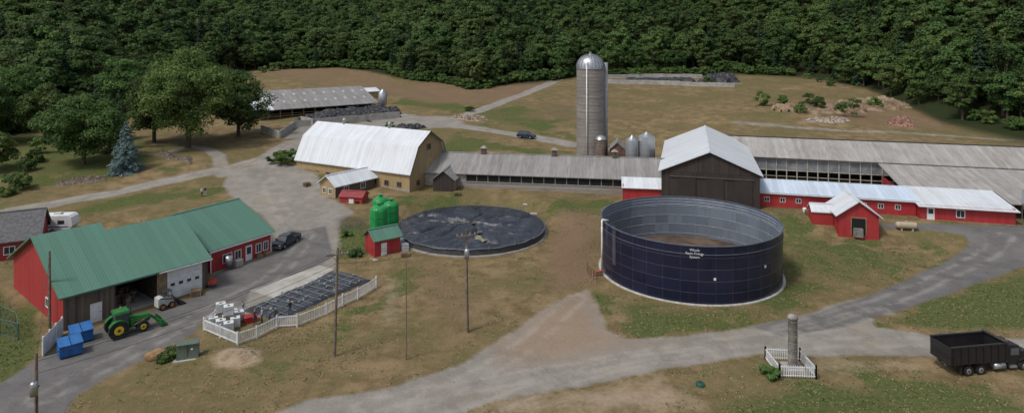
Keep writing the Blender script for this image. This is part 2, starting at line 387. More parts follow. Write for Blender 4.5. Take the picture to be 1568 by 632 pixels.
c=t.mix(soft(att('gravel'),.9,3.,mixn),c,grav)
asp=t.mix(t.ramp(n2,.3,.7),(.115,.11,.108),(.165,.158,.153)); asp=t.mix(t.math('MULTIPLY',n4,.4),asp,(.10,.098,.095))
asp=t.mix(t.math('MULTIPLY',t.ramp(n6,.5,.7),.3),asp,(.205,.19,.172))
c=t.mix(soft(att('asphalt'),.35,3.,mixn),c,asp)
tk=t.math('MULTIPLY',att('track'),t.math('MULTIPLY',t.ramp(n2,.35,.6),.35)); c=t.mix(tk,c,(.38,.35,.31))
c=t.mix(t.math('MULTIPLY',att('wet'),.65),c,(.05,.048,.045))
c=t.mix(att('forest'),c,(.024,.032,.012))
t.lk(c,t.b.inputs['Base Color']); t.b.inputs['Roughness'].default_value=.95; t.b.inputs['Specular IOR Level'].default_value=.1
t.bump(t.math('ADD',n3,t.math('ADD',t.math('MULTIPLY',n4,.4),n6)),.6,.14)
me.materials.append(t.m)

def flatmask(name,x,y):
    i=np.clip(np.searchsorted(xs,x),0,nx-1); j=np.clip(np.searchsorted(ys,y),0,ny-1); return masks[name].reshape(ny,nx)[j,i]

# ================================================================ VEGETATION
bark=M('bark',(.085,.065,.05),.9,var=.3,scale=4,bump=.4)
leafA=leafmat('broadleaf_foliage',(.034,.072,.020),(.105,.165,.045),(.080,.118,.034),.33)
leafN=leafmat('near_foliage',(.044,.092,.022),(.12,.19,.05),(.085,.135,.036),.33)
leafS=leafmat('spruce_needles',(.06,.10,.10),(.14,.20,.20),(.09,.135,.135),.05)
leafD=leafmat('dark_conifer',(.022,.05,.022),(.05,.09,.036),(.036,.065,.034),.05)
def quads_mesh(name,C,N,size,tint,trunk,mats,asp=.62):
    n=len(C); r=rng.normal(size=(n,3)); T=np.cross(N,r); T/=np.linalg.norm(T,axis=1)[:,None]+1e-9; B=np.cross(N,T)
    s=size[:,None]; P=np.stack([C-T*s,C-B*s*asp,C+T*s,C+B*s*asp],1).reshape(-1,3)
    tv=np.array(trunk.v,float).reshape(-1,3) if trunk.v else np.zeros((0,3)); nt=len(tv)
    faces=[list(f) for f in trunk.f]
    me=bpy.data.meshes.new(name)
    V=np.concatenate([tv,P]); me.vertices.add(len(V)); me.vertices.foreach_set('co',V.ravel())
    tl=[i for f in faces for i in f]; lf=np.arange(4*n)+nt
    loops=np.concatenate([np.array(tl,int),lf]).astype(np.int32)
    st=[]; k=0
    for f in faces: st.append(k); k+=len(f)
    starts=np.concatenate([np.array(st,int),k+4*np.arange(n)]).astype(np.int32)
    me.loops.add(len(loops)); me.loops.foreach_set('vertex_index',loops)
    me.polygons.add(len(starts)); me.polygons.foreach_set('loop_start',starts)
    mi=np.concatenate([np.zeros(len(faces),int),np.ones(n,int)]).astype(np.int32)
    me.polygons.foreach_set('material_index',mi); me.update(calc_edges=True)
    a=me.attributes.new('tint','FLOAT','POINT'); a.data.foreach_set('value',np.concatenate([np.zeros(nt),np.repeat(tint,4)]).astype(np.float32))
    for m in mats: me.materials.append(m)
    return me
def broad(name,H,R,th,ncl,nl,ls,mat,flat=1.,low=.0):
    tr=MB(bark); bend=rng.normal(size=2)*.25
    top=(bend[0],bend[1],H*.62)
    if th>0:
        r0=.028*H; tr.cyl((0,0,-.5),(bend[0]*.4,bend[1]*.4,H*.3),r0,r0*.7,8,False); tr.cyl((bend[0]*.4,bend[1]*.4,H*.3),top,r0*.7,r0*.3,7,False)
    cz=(th+H)/2; hz=(H-th)/2
    d=rng.normal(size=(ncl,3)); d/=np.linalg.norm(d,axis=1)[:,None]
    rad=rng.uniform(.45,1.,ncl)**.6
    # lobed outline so crowns are never round
    az_=np.arctan2(d[:,1],d[:,0]); ph=rng.uniform(0,6.28,3)
    lob=1+.14*np.sin(2*az_+ph[0])+.10*np.sin(3*az_+ph[1])+.08*np.sin(5*d[:,2]*2+ph[2])
    sh=(1.-.28*np.clip(d[:,2],0,1))*lob
    cl=np.stack([d[:,0]*R*.8*rad*sh,d[:,1]*R*.8*rad*sh,cz+d[:,2]*hz*.82*rad],1)
    cl+=rng.normal(size=cl.shape)*R*.08
    cr=R*rng.uniform(.17,.36,ncl)
    if th>0:
        for i in range(0,ncl,max(1,ncl//14)):
            a=Vector((bend[0]*.5,bend[1]*.5,th+rng.uniform(0,.3)*(H-th))); tr.cyl(a,Vector(cl[i]),.010*H,.003*H,5,False)
    ct=rng.uniform(0,1,ncl)
    k=rng.integers(0,ncl,ncl*nl); dd=rng.normal(size=(len(k),3)); dd/=np.linalg.norm(dd,axis=1)[:,None]
    dd[:,2]=np.where(dd[:,2]<-.3,-dd[:,2],dd[:,2])
    C=cl[k]+dd*cr[k][:,None]*rng.uniform(.55,1.1,len(k))[:,None]*np.array([1,1,.75])
    N=dd+rng.normal(size=dd.shape)*.4+np.array([0,0,.3]); N/=np.linalg.norm(N,axis=1)[:,None]
    tint=np.clip(ct[k]*.6+rng.uniform(0,.4,len(k)),0,1)
    return quads_mesh(name,C,N,ls*rng.uniform(.6,1.3,len(k)),tint,tr,[bark,mat])
def conifer(name,H,R,mat,ls=.3,dens=1.):
    tr=MB(bark); tr.cyl((0,0,-.4),(0,0,H*.96),.02*H,.02,7,False)
    C=[];N=[];T=[]
    z=H*.05
    while z<H*.99:
        f=1-z/H; r=R*(f**.85)*rng.uniform(.82,1.1)+.1; nb=int(6+10*f)
        for b in range(nb):
            a=rng.uniform(0,2*math.pi); L=r*rng.uniform(.7,1.1); tb=rng.uniform(0,1)
            m=int((8+16*L)*dens)
            s=rng.uniform(.15,1,m)**.7*L; w=rng.normal(size=m)*.12*L*(1-s/L*.5)
            x=np.cos(a)*s-np.sin(a)*w; yy=np.sin(a)*s+np.cos(a)*w; zz=z-.22*s+rng.normal(size=m)*.07
            C.append(np.stack([x,yy,zz],1)); nn=np.stack([np.cos(a)*np.ones(m)*.5,np.sin(a)*np.ones(m)*.5,np.ones(m)],1)+rng.normal(size=(m,3))*.4
            N.append(nn/np.linalg.norm(nn,axis=1)[:,None]); T.append(np.clip(tb*.5+rng.uniform(0,.5,m),0,1))
        z+=H*.032
    C=np.concatenate(C); N=np.concatenate(N); T=np.concatenate(T)
    return quads_mesh(name,C,N,ls*rng.uniform(.6,1.2,len(C)),T,tr,[bark,mat],.35)
fc=bpy.data.collections.new('forest_tree_models')
for i in range(9):
    H=rng.uniform(13,20); fc.objects.link(bpy.data.objects.new('forest_tree_model',broad('forest_tree',H,rng.uniform(4.3,6.6),H*.2,44,95,.45,leafA)))
fc.objects.link(bpy.data.objects.new('forest_tree_model',conifer('forest_conifer',19,3.8,leafD,.42,.6)))
def scatter(name,pts,scl,coll):
    n=len(pts); me=bpy.data.meshes.new(name); me.vertices.add(n); me.vertices.foreach_set('co',np.asarray(pts,float).ravel())
    a=me.attributes.new('sc','FLOAT','POINT'); a.data.foreach_set('value',np.asarray(scl,np.float32))
    a=me.attributes.new('rz','FLOAT','POINT'); a.data.foreach_set('value',rng.uniform(0,6.28,n).astype(np.float32)); me.update()
    o=bpy.data.objects.new(name,me); COL.objects.link(o)
    ng=bpy.data.node_groups.new(name,'GeometryNodeTree')
    ng.interface.new_socket('Geometry',in_out='INPUT',socket_type='NodeSocketGeometry'); ng.interface.new_socket('Geometry',in_out='OUTPUT',socket_type='NodeSocketGeometry')
    N=ng.nodes; gi=N.new('NodeGroupInput'); go=N.new('NodeGroupOutput'); ip=N.new('GeometryNodeInstanceOnPoints'); ci=N.new('GeometryNodeCollectionInfo')
    ci.inputs['Collection'].default_value=coll; ci.inputs['Separate Children'].default_value=True; ci.inputs['Reset Children'].default_value=True
    ip.inputs['Pick Instance'].default_value=True
    at1=N.new('GeometryNodeInputNamedAttribute'); at1.data_type='FLOAT'; at1.inputs['Name'].default_value='sc'
    at2=N.new('GeometryNodeInputNamedAttribute'); at2.data_type='FLOAT'; at2.inputs['Name'].default_value='rz'
    cx=N.new('ShaderNodeCombineXYZ'); L=ng.links
    L.new(gi.outputs[0],ip.inputs['Points']); L.new(ci.outputs[0],ip.inputs['Instance']); L.new(at1.outputs[0],ip.inputs['Scale'])
    L.new(at2.outputs[0],cx.inputs[2]); L.new(cx.outputs[0],ip.inputs['Rotation']); L.new(ip.outputs[0],go.inputs[0])
    md=o.modifiers.new('instances','NODES'); md.node_group=ng; return o
# forest points
sp=6.6; gx,gy=np.meshgrid(np.arange(-640,640,sp),np.arange(130,800,sp)); gx=gx.ravel()+rng.uniform(-3,3,gx.size); gy=gy.ravel()+rng.uniform(-3,3,gy.size)
e=edgeY(gx,gy); z=terrain(gx,gy); d=gy-e; edge_n=6*np.sin(gx*.07)+4*np.sin(gx*.19+1)
vtop=(z-33)/gy
ok=(d>edge_n+3)&(np.abs(gx/gy)<.95)&(vtop<.10)
pts=np.stack([gx,gy,z],1)[ok]; perm=rng.permutation(len(pts)); pts=pts[perm]
s=rng.uniform(.62,1.3,len(pts)); s*=np.where((pts[:,1]-edgeY(pts[:,0],pts[:,1]))<14,.8,1)
pts[:,2]-=1.2
print('forest trees',len(pts))
scatter('forest',pts,s,fc)
bc=bpy.data.collections.new('bush_models')
for i in range(3): bc.objects.link(bpy.data.objects.new('bush_model',broad('bush',3.,2.1,0,16,110,.22,leafN)))
gx=rng.uniform(-420,420,1500); gy=edgeY(gx,np.full(1500,220.))
for _ in range(4): gy=edgeY(gx,gy)
gy=gy+6*np.sin(gx*.07)+4*np.sin(gx*.19+1)+rng.uniform(-2,6,1500)
ok=np.abs(gx/gy)<1; scatter('forest_edge_undergrowth',np.stack([gx,gy,terrain(gx,gy)-.2],1)[ok],rng.uniform(.5,1.6,ok.sum()),bc)
def tree(name,u,v,H,R,th,ncl=70,nl=190,ls=.3,mat=None,con=False,xy=None):
    x,y=xy or hit(u,v)
    me=conifer(name,H,R,mat or leafD,.2) if con else broad(name,H,R,th,ncl,nl,ls,mat or leafN)
    o=bpy.data.objects.new(name,me); COL.objects.link(o); o.location=(x,y,tz(x,y)-.1); o.rotation_euler=(0,0,rng.uniform(0,6)); return o
tree('maple_tree',288,226,24.5,10.8,1.6,130,220,.3)
tree('maple_tree',365,208,18,8.2,1.2,90,200,.3); tree('maple_tree',236,218,18,8,1.5,80,200,.3)
tree('broadleaf_tree',128,252,16.,8.4,1.2,100,220,.27)
tree('broadleaf_tree',70,215,15,6.8,1,70,200,.3); tree('broadleaf_tree',20,200,19,8.4,1,80,200,.3)
tree('broadleaf_tree',-18,222,17,7.5,1,80,200,.3); tree('broadleaf_tree',-10,262,9,4.8,.5,60,180,.25)
tree('broadleaf_tree',190,178,19,7.8,1.5,70,200,.32); tree('broadleaf_tree',340,172,15,7.2,1.5,70,200,.32)
tree('broadleaf_tree',110,165,17,7.2,1.5,70,200,.32); tree('broadleaf_tree',250,160,18,7.2,1.5,70,200,.32)
tree('broadleaf_tree',45,170,16,7.2,1.5,70,200,.32);tree('broadleaf_tree',300,152,16,7.2,1.5,70,200,.32)
tree('broadleaf_tree',150,150,17,7.2,1.5,70,200,.32);tree('broadleaf_tree',5,150,18,7.5,1.5,70,200,.32)
tree('blue_spruce_tree',193,263,10.8,4.3,0,mat=leafS,con=True); tree('pine_tree',168,232,14,4.2,0,con=True); tree('pine_tree',182,215,13,4,0,con=True); tree('pine_tree',150,205,15,4.2,0,con=True)
for u,v,H,R in ((30,290,3.6,2.6),(55,248,3,2.2),(10,300,2,2),(437,253,3.5,2.6),(450,248,3,2.),(425,250,2.6,2),(1168,162,5.5,3.6),(1240,163,5,3.8),(1298,178,6,4.2),(1255,168,4.,3.2),(1200,158,3,2.5),(1395,150,4,3),(1340,165,4,3),(1177,578,1.1,1.1),(262,548,1.2,1.2),(250,552,.8,.9),(545,392,1,1.2),(530,362,1,1),(598,196,1.8,1.6),(720,170,1.5,2),(1085,128,2.5,3),(960,100,3,3),(1225,172,2.5,2.5),(15,285,3,2.4),(60,235,4,2.8),(40,262,2.5,2)):
    tree('shrub',u,v,H,R,0,18,90,.16 if H<2 else .24)
# weeds / grass tufts
N_=80000
wx=rng.uniform(-1,1,N_); wy=40+75*rng.uniform(0,1,N_)**.8; wx=wx*.85*wy
road=np.maximum(flatmask('gravel',wx,wy),flatmask('asphalt',wx,wy)); gm=flatmask('green',wx,wy)
patch=np.sin(wx*.35+1.7*np.sin(wy*.22))*np.sin(wy*.41+1.3*np.sin(wx*.17))
ok=(road<.4)&(np.hypot(wx-24.7,wy-91.3)>13)&(np.hypot(wx+6.7,wy-107.8)>12.6)&(rng.uniform(0,1,N_)<.10+.5*gm+.3*(patch>.4)-.3*flatmask('sand',wx,wy))
ok&=~((wx<-36)&(wy>60+.0*wx)&(wx>-68)&(wy<100)&(gm<.3))
wx=wx[ok]; wy=wy[ok]; gm=gm[ok]; patch=patch[ok]; n=len(wx)
C=np.repeat(np.stack([wx,wy,terrain(wx,wy)],1),3,0)+rng.normal(size=(3*n,3))*np.array([.16,.16,0])
Nn=rng.normal(size=(3*n,3))*np.array([.6,.6,.3])+np.array([0,-.1,1.]); Nn/=np.linalg.norm(Nn,axis=1)[:,None]
tint=np.clip(np.repeat(.1+.6*gm+.3*(patch>.4),3)+rng.normal(size=3*n)*.22,0,1); C[:,2]+=.045
gt=NT('grass_tuft_blades'); a=gt.add('ShaderNodeAttribute',attribute_name='tint'); gt.lk(gt.mix(a.outputs['Fac'],(.24,.185,.098),(.08,.115,.03)),gt.b.inputs['Base Color']); gt.b.inputs['Roughness'].default_value=.9
me=quads_mesh('grass_tufts',C,Nn,rng.uniform(.05,.15,3*n),tint,MB(bark),[bark,gt.m],.5)
COL.objects.link(bpy.data.objects.new('grass_tufts',me))

# ================================================================ BUILDINGS
# ---- workshop with green roof
e1=(.638,.77); A=Asm('red_workshop_barn',(-49.6,72.2,0),ang(e1))
g1=A.p('front_boards',old_wood); g1.box(0,5.2,0,.15,-.5,4.); g1.box(9.9,11.0,0,.15,-.5,4.)
g1.box(5.2,9.9,0,.15,3.6,4.); g1.box(11.,15.3,.0,.15,3.55,4.); g1.box(15.3,16.,0,.15,-.5,4.)
A.p('post_trim',timber).box(9.8,10.9,-.04,-.003,0,3.9)
w=A.p('gable_wall',redy)
w.poly([(0,0,-.5),(0,19.4,-.5),(0,19.4,4),(0,9.8,8.5),(0,0,4)]); w.poly([(6.7,8,7.),(6.7,11,7.),(6.7,9.8,8.5)])
w.poly([(16,0.1,-.5),(16,17,-.5),(16,16.6,4),(16,8.3,7.8),(16,.1,4)])
A.p('back_wall',red).poly([(0,19.4,-.5),(16,19.4,-.5),(16,19.4,4),(0,19.4,4)])
r=A.p('roof',green_roof); s=.46
r.slab((-.6,-.6,4-.6*s+.2),(16.3,-.6,4-.6*s+.2),(16.3,8.3,4+8.3*s+.2),(-.6,8.3,4+8.3*s+.2),.18)
r.slab((-.6,8.3,4+8.3*s+.198),(6.9,8.3,4+8.3*s+.198),(6.9,9.8,8.7),(-.6,9.8,8.7),.18)
r.slab((-.6,9.8,8.7),(6.9,9.8,8.7),(6.9,20,3.9),(-.6,20,3.9),.18)
r.slab((6.9,8.3,4+8.3*s+.2),(16.3,8.3,4+8.3*s+.2),(16.3,20,3.8),(6.9,20,3.8),.18)
A.p('fascia',M('fascia_green',(.06,.13,.10),.5)).box(-.6,16.3,-.66,-.6,3.72,3.92)
A.p('gutter',white).box(9.8,16.3,-.75,-.665,3.72,3.84)
inn=A.p('interior',M('shop_interior',(.06,.045,.035),.9,var=.4)); inn.box(5.2,9.9,7,7.1,0,3.6); inn.box(5.1,5.2,.16,7,0,3.6); inn.box(9.9,10.,.16,7,0,3.6)
A.p('shop_floor',conc).box(5.2,9.9,0.,7,-.4,.05)
st=A.p('stored_goods',M('stored_goods',(.2,.16,.12),.8,var=.8,scale=2.2))
for i in range(14): st.obox((5.8+rng.uniform(0,3.6),2+rng.uniform(0,4.4),.5),(rng.uniform(.3,.9),.6,rng.uniform(.5,1.6)),rng.uniform(0,1))
A.p('shelf',timber).box(5.4,9.7,5.8,6.6,1.6,1.7); A.p('white_drum',white).cyl((7.4,3,.05),(7.4,3,1.),.3)
d=A.p('garage_door',white); d.box(11.,15.3,.02,.1,0,3.5)
for i in range(1,5): A.p('door_grooves',M('door_groove',(.45,.46,.47),.6)).box(11,15.3,.005,.0198,i*.7-.02,i*.7+.02)
for i in range(4): A.p('door_windows',glass).box(11.4+i*1.,11.9+i*1.,-.01,.015,1.55,1.9)
A.p('white_door',white).box(2.6,3.8,-.05,-.003,.0,2.15); A.p('door_handle',steel).box(3.6,3.68,-.08,-.051,1.,1.12)
win(A,5,1.3,1,.9,0,'l')
A.done()
# ---- office wing C
C0=(-41.4,89.7); e1=(.52,.854); A=Asm('red_office_barn',(C0[0],C0[1],0),ang(e1)); L=9.9
gable(A,'x',0,L,0,16.4,-.5,3.2,6.8,red,redy,green_roof,.5)
A.p('fascia',white).box(-.5,L+.5,-.56,-.5,2.86,3.05)
A.p('doors',white).box(5.5,6.6,-.06,-.003,0,2.15); A.p('door_glass',glass).box(5.7,6.4,-.08,-.061,.9,1.9)
win(A,1.9,.8,1.3,1.1,0); win(A,3.8,.8,.9,1.1,0); win(A,7.3,.7,.8,1.2,0); win(A,8.6,.7,.7,1.2,0)
for i in range(3): win(A,2.5+i*3,1,1,1,L,'r')
for x in (0,L): A.p('corner_trim',white).box(x-.07,x+.07,-.07,-.004,-.2,2.9)
A.p('wall_tank',galv,True).cyl((2.2,-.9,.6),(2.2,-.9,1.9),.5,.5,14); A.p('heat_pump',conc).box(3.2,4.3,-1.2,-.4,0,.9)
A.p('planters',timber).box(7.2,7.9,-.9,-.3,0,.5); A.p('planters',timber).box(8.4,9.3,-.9,-.3,0,.45)
A.done()
# ---- grey shingle shed far left
A=Asm('grey_roof_shed',(-79.5,91,0),ang((.88,.47)))
gable(A,'x',0,11,0,9,-.5,3.,6.0,redy,red,M('asphalt_shingle',(.12,.12,.125),.9,var=.25,scale=2.5,bump=.3),.5); win(A,3,1,1.2,1,0); win(A,7,1,1.2,1,0); A.done()

# ---- tan gambrel barn
e1=(.877,-.48); W=12.5; L=30
far=(-46,139.9); A=Asm('gambrel_dairy_barn',(far[0],far[1],2.4),ang(e1))
he,hb,hr=3.9,8.2,10.7; b=2.1
w=A.p('side_walls',tan); w.poly([(0,0,-1),(L,0,-1),(L,0,he),(0,0,he)]); w.poly([(L,W,-1),(0,W,-1),(0,W,he),(L,W,he)])
w=A.p('gable_walls',tany)
for x in (0,L): w.poly([(x,0,-1),(x,W,-1),(x,W,he),(x,W-b,hb),(x,W/2,hr),(x,b,hb),(x,0,he)])
r=A.p('roof',white_roof); o=.5
r.slab((-o,-.45,he-.5),(L+o,-.45,he-.5),(L+o,b,hb+.15),(-o,b,hb+.15),.15); r.slab((-o,b,hb+.15),(L+o,b,hb+.15),(L+o,W/2,hr+.2),(-o,W/2,hr+.2),.15)
r.slab((-o,W/2,hr+.2),(L+o,W/2,hr+.2),(L+o,W-b,hb+.15),(-o,W-b,hb+.15),.15); r.slab((-o,W-b,hb+.15),(L+o,W-b,hb+.15),(L+o,W+.45,he-.5),(-o,W+.45,he-.5),.15)
tr=A.p('rake_trim',M('brown_trim',(.07,.05,.04),.7))
pp=[(-.45,he-.5),(b,hb+.15),(W/2,hr+.2),(W-b,hb+.15),(W+.45,he-.5)]
for (ya,za),(yb,zb) in zip(pp[:-1],pp[1:]): tr.slab((L+o+.003,ya,za+.01),(L+o+.08,ya,za+.01),(L+o+.08,yb,zb+.01),(L+o+.003,yb,zb+.01),.32)
for i in range(9): win(A,2.2+i*3.1,.7,1.,.9,0,'f',frame=timber)
win(A,2.2,.8,1,.9,L,'r',frame=timber); win(A,5.,.8,1,.9,L,'r',frame=timber); win(A,5.6,7.2,1.2,1.1,L,'r',frame=timber)
A.p('hay_door',tan).box(L+.004,L+.08,5.2,7.4,3.2,5.6)
for xx in (7.5,20): A.p('roof_vents',galv).cyl((xx,W/2,hr+.1),(xx,W/2,hr+1.),.35,.35,10); A.p('vent_caps',galv).cyl((xx,W/2,hr+1.),(xx,W/2,hr+1.4),.5,.05,10)
A.p('foundation',stone).box(-.05,L+.05,-.08,-.004,-1,.35)
gable(A,'y',1.,6.,-4,-.01,-1,2.3,3.8,tany,tan,white_roof,.3,walls='annex_walls',roofn='annex_roof')
A.done()
# ---- milk house
A=Asm('brown_milk_house',(*at(490,300,2.0),2.),ang((.8,-.6)))
gable(A,'y',0,9.5,0,4.6,-1.5,2.6,4.1,old_wood,tan,white_roof_y,.5)
win(A,1.,.9,.8,.9,0,frame=white); win(A,2.8,.9,.8,.9,0); win(A,2,1,1,1,4.6,'r'); win(A,6,1,1,1,4.6,'r')
A.done()
A=Asm('red_pump_shed',(*at(520,317,1.3),1.),ang((.985,-.17)))
gable(A,'x',0,4.3,0,3.,-1,2.2,2.9,red,redy,M('reddish_roof',(.25,.05,.05),.6),.2); A.p('door',white).box(1.8,2.7,-.05,-.003,0,1.9); A.p('sign',black).box(3,3.8,-.04,-.003,.9,1.5); A.done()

# ---- long grey stanchion barn
p0=(-19,130.2); p1=(29.5,122.6); dx=(p1[0]-p0[0],p1[1]-p0[1]); L=math.hypot(*dx); A=Asm('long_grey_barn',(p0[0],p0[1],2.3),ang(dx))
gable(A,'x',0,L,0,11,-1,3.1,5.9,stone,dark_woody,grey_roof,.5,ovb=.5)
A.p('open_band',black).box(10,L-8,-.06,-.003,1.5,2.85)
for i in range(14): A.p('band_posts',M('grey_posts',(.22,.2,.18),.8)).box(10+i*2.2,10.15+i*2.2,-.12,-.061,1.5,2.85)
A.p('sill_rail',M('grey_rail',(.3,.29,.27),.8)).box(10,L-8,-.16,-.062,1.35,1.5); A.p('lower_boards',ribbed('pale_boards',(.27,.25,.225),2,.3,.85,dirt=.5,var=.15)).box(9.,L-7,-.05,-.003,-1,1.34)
gable(A,'y',-3.2,2,4.3,8.4,-1,2.4,4.,tany,dark_wood,grey_roof,.35,walls='porch_walls',roofn='porch_roof')
for xx in (12.5,27,39): 
    A.p('cupola',old_wood).box(xx-.5,xx+.5,5,6,5.8,7.1); A.p('cupola_cap',grey_roof).frustum(xx-.7,xx+.7,4.8,6.2,7.1,xx-.1,xx+.1,5.4,5.6,7.6)
A.done()
A=Asm('red_lean_to',(20.6,120.9,2.3),ang(dx)); 
A.p('wall',red).box(0,7.5,0,.1,-1,2.); A.p('side',redy).box(-.1,0,0,3,-1,2.6); A.p('roof',white_roof).slab((-.3,-.4,2.1),(7.6,-.4,2.1),(7.6,3.2,3.35),(-.3,3.2,3.35),.1); A.done()
# ---- black hay barn with white roof
e1=(.965,-.26); A=Asm('black_hay_barn',(27.1,118.5,2.2),ang(e1)); W=16.8
gable(A,'y',0,33,0,W,-1,5.9,9.5,dark_woody,dark_wood,white_roof_y,.55)
A.p('gable_boards',ribbed('gable_boards',(.042,.033,.029),0,.35,.8,var=.3,dirt=.4,dcol=(.07,.056,.048))).poly([(0.3,-.04,5.75),(W-.3,-.04,5.75),(W/2,-.04,9.2)])
for xx in (3,7.8,12.6): A.p('door_panels',dark_woody).box(xx,xx+3.,-.12,-.045,0,4.8)
A.p('door_track',M('dark_track',(.08,.07,.065),.6)).box(1.5,W-1,-.2,-.05,4.85,5.05)
A.p('rear_wing',old_wood).box(-.02,-.01,25,32,0,3)
A.done()
# ---- freestall barn (long)
E=(45.6,140.); A=Asm('freestall_barn',(E[0],E[1],2.),ang(e1)); L=80
A.p('roof',grey_roof2).slab((-1,-.7,4.9),(L,-.7,4.9),(L,9,7.6),(-1,9,7.6),.15); A.p('roof',grey_roof2).slab((-1,9,7.6),(L,9,7.6),(L,18.7,4.9),(-1,18.7,4.9),.15)
A.p('back_wall',old_wood).box(-1,L,18,18.1,-1,4.9); A.p('end_walls',old_wood).box(-1.1,-1,0,18,-1,4.9); A.p('end_walls',old_wood).box(L-.1,L,0,18,-1,4.9)
A.p('ridge_vent',steel).box(-1,L,8.8,9.2,7.61,7.75)
cur=A.p('curtain_panels',M('curtain',(.2,.21,.225),.45,var=.3,scale=.6))
for i in range(16): cur.box(.5+i*2,2.3+i*2,-.02,.05,2.3,4.4)
for i in range(36): A.p('posts',M('pale_posts',(.4,.38,.34),.8)).box(.25+i*2,.43+i*2,-.14,.03,-1,4.75)
A.p('rails',M('pale_posts2',(.42,.40,.36),.8)).box(0,L,-.1,-.03,2.1,2.26); A.p('rails',white).box(0,L,-.1,-.03,4.4,4.52); A.p('rails',white).box(0,L,-.1,-.03,.9,1.0)
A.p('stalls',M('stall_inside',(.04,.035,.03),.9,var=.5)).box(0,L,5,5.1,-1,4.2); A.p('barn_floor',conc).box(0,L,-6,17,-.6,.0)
A.done()
# ---- red parlour wing
A=Asm('red_parlour_barn',(43.4,116.6,2.),ang(e1)); L=25.5
gable(A,'x',0,L,0,9,-1,2.7,3.75,red,redy,blue_white,.4,br=5.2)
for i in range(9): win(A,1.6+i*2.6,1.1,.75,.7,0,fr=.07)
A.p('sliding_door',M('door_red',(.25,.02,.025),.6)).box(9.,11,-.1,-.004,0,2.3); A.p('gutter',white).box(-.4,L+.4,-.5,-.42,2.5,2.62)
A.done()
# ---- big right-hand roofs
A=Asm('milking_centre',(*at(1410,336,2.),2.),ang(e1))
A.p('walls',red).box(0,13.4,0,.12,-1,2.5); A.p('side_wall',redy).box(-.12,0,0,22,-1,2.5); A.p('side_wall',redy).box(13.4,13.52,0,9,-1,2.6)
A.p('white_roof',white_roof).slab((-.5,-.7,2.4),(13.9,-.7,2.4),(13.9,9.6,3.45),(-.5,9.6,3.45),.14)
A.p('grey_roof',grey_roof2).slab((-.5,9.6,3.44),(45,9.6,3.44),(45,23.2,4.78),(-.5,23.2,4.78),.14)
A.p('grey_roof',grey_roof2).slab((14.2,3.,2.8),(45,3.,2.8),(45,9.6,3.43),(14.2,9.6,3.43),.14)
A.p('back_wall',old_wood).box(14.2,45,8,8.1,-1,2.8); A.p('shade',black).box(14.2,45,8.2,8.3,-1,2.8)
for i in range(8): A.p('posts',timber).box(14.5+i*4,14.7+i*4,3.2,3.4,-1,2.7)
A.p('door',white).box(.9,2.,-.06,-.003,0,2.15); A.p('door_glass',glass).box(1.1,1.8,-.08,-.061,1.1,1.9); win(A,5.2,.8,1.1,1.1,0); A.p('trim',white).box(0,13.4,-.04,-.003,2.3,2.45)
A.p('foundation',stone).box(-.1,13.5,-.09,-.003,-1,.12)
A.done()
A=Asm('feed_bin',(84,106,2.)); A.p('body',galv,True).lathe((0,0,0),[(.05,1.2),(1,2.4),(1,5.2),(.15,6.)],16)
for k in range(4): A.p('legs',galv).cyl((math.cos(k*1.57+.8)*.95,math.sin(k*1.57+.8)*.95,-.5),(math.cos(k*1.57+.8)*.95,math.sin(k*1.57+.8)*.95,2.5),.05)
A.done()
# ---- small red gable shed
x,y=at(1283,355,1.5); A=Asm('small_red_shed',(x,y-.2,1.5),ang((.975,-.22)))
gable(A,'y',0,6.6,0,5.8,-1.,2.9,5.,redy,red,white_roof_y,.5)
A.p('doorway',black).box(1.9,3.9,-.03,-.003,-.2,2.3); A.p('door_frame',timber).box(1.75,1.9,-.08,-.002,-.2,2.4); A.p('door_frame',timber).box(3.9,4.05,-.08,-.002,-.2,2.4); A.p('door_frame',timber).box(1.75,4.05,-.08,-.002,2.4,2.55)
A.p('equipment',M('dull_grey',(.2,.19,.175),.8,var=.3)).box(2.1,3.4,-.7,-.1,-.4,.9)
gable(A,'x',-3.2,-.05,3,6,-1,2.3,3.2,red,redy,white_roof,.2,walls='link_walls',roofn='link_roof')
A.done()
# ---- rear-left heifer barn
p0=(-76,194.); p1=(-44.5,217); dx=(p1[0]-p0[0],p1[1]-p0[1]); L=math.hypot(*dx); A=Asm('open_heifer_barn',(p0[0],p0[1],6.8),ang(dx))
r=A.p('roof',grey_roof); r.slab((5,-.8,3),(L,-.8,3),(L,14,7.6),(5,14,7.6),.2); r.slab((5,14,7.6),(L,14,7.6),(L,28,3.2),(5,28,3.2),.2)
r=A.p('white_roof',white_roof); r.slab((-1.,-.8,3),(4.99,-.8,3),(4.99,14,7.6),(-1.,14,7.6),.2); r.slab((-1,14,7.6),(4.99,14,7.6),(4.99,28,3.2),(-1,28,3.2),.2)
sl_=4.6/14.8
for i in range(2):
    for j in range(10):
        y0=(4.,9.5)[i]; y1=y0+1.4; xx=6.+j*3.3+i*1.5; A.p('skylights',M('skylight_panels',(.42,.43,.42),.5)).slab((xx,y0,3+(y0+.8)*sl_+.04),(xx+.7,y0,3+(y0+.8)*sl_+.04),(xx+.7,y1,3+(y1+.8)*sl_+.04),(xx,y1,3+(y1+.8)*sl_+.04),.03)
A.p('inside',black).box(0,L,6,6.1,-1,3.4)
for i in range(12): A.p('posts',timber).box(i*L/11-.12,i*L/11+.12,-.1,.15,-1,3)
A.p('feed_rail',timber).box(0,L,-.15,-.05,.8,1.); A.p('feed_rail',timber).box(0,L,-.15,-.05,1.5,1.6); A.p('back_wall',old_wood).box(0,L,27,27.1,-1,3.3)
A.done()
A=Asm('white_roof_shed',(*at(545,152,9.),8.),ang(dx)); gable(A,'x',0,9,0,7,-1,3.4,4.4,tan,tany,white_roof,.4); A.done()
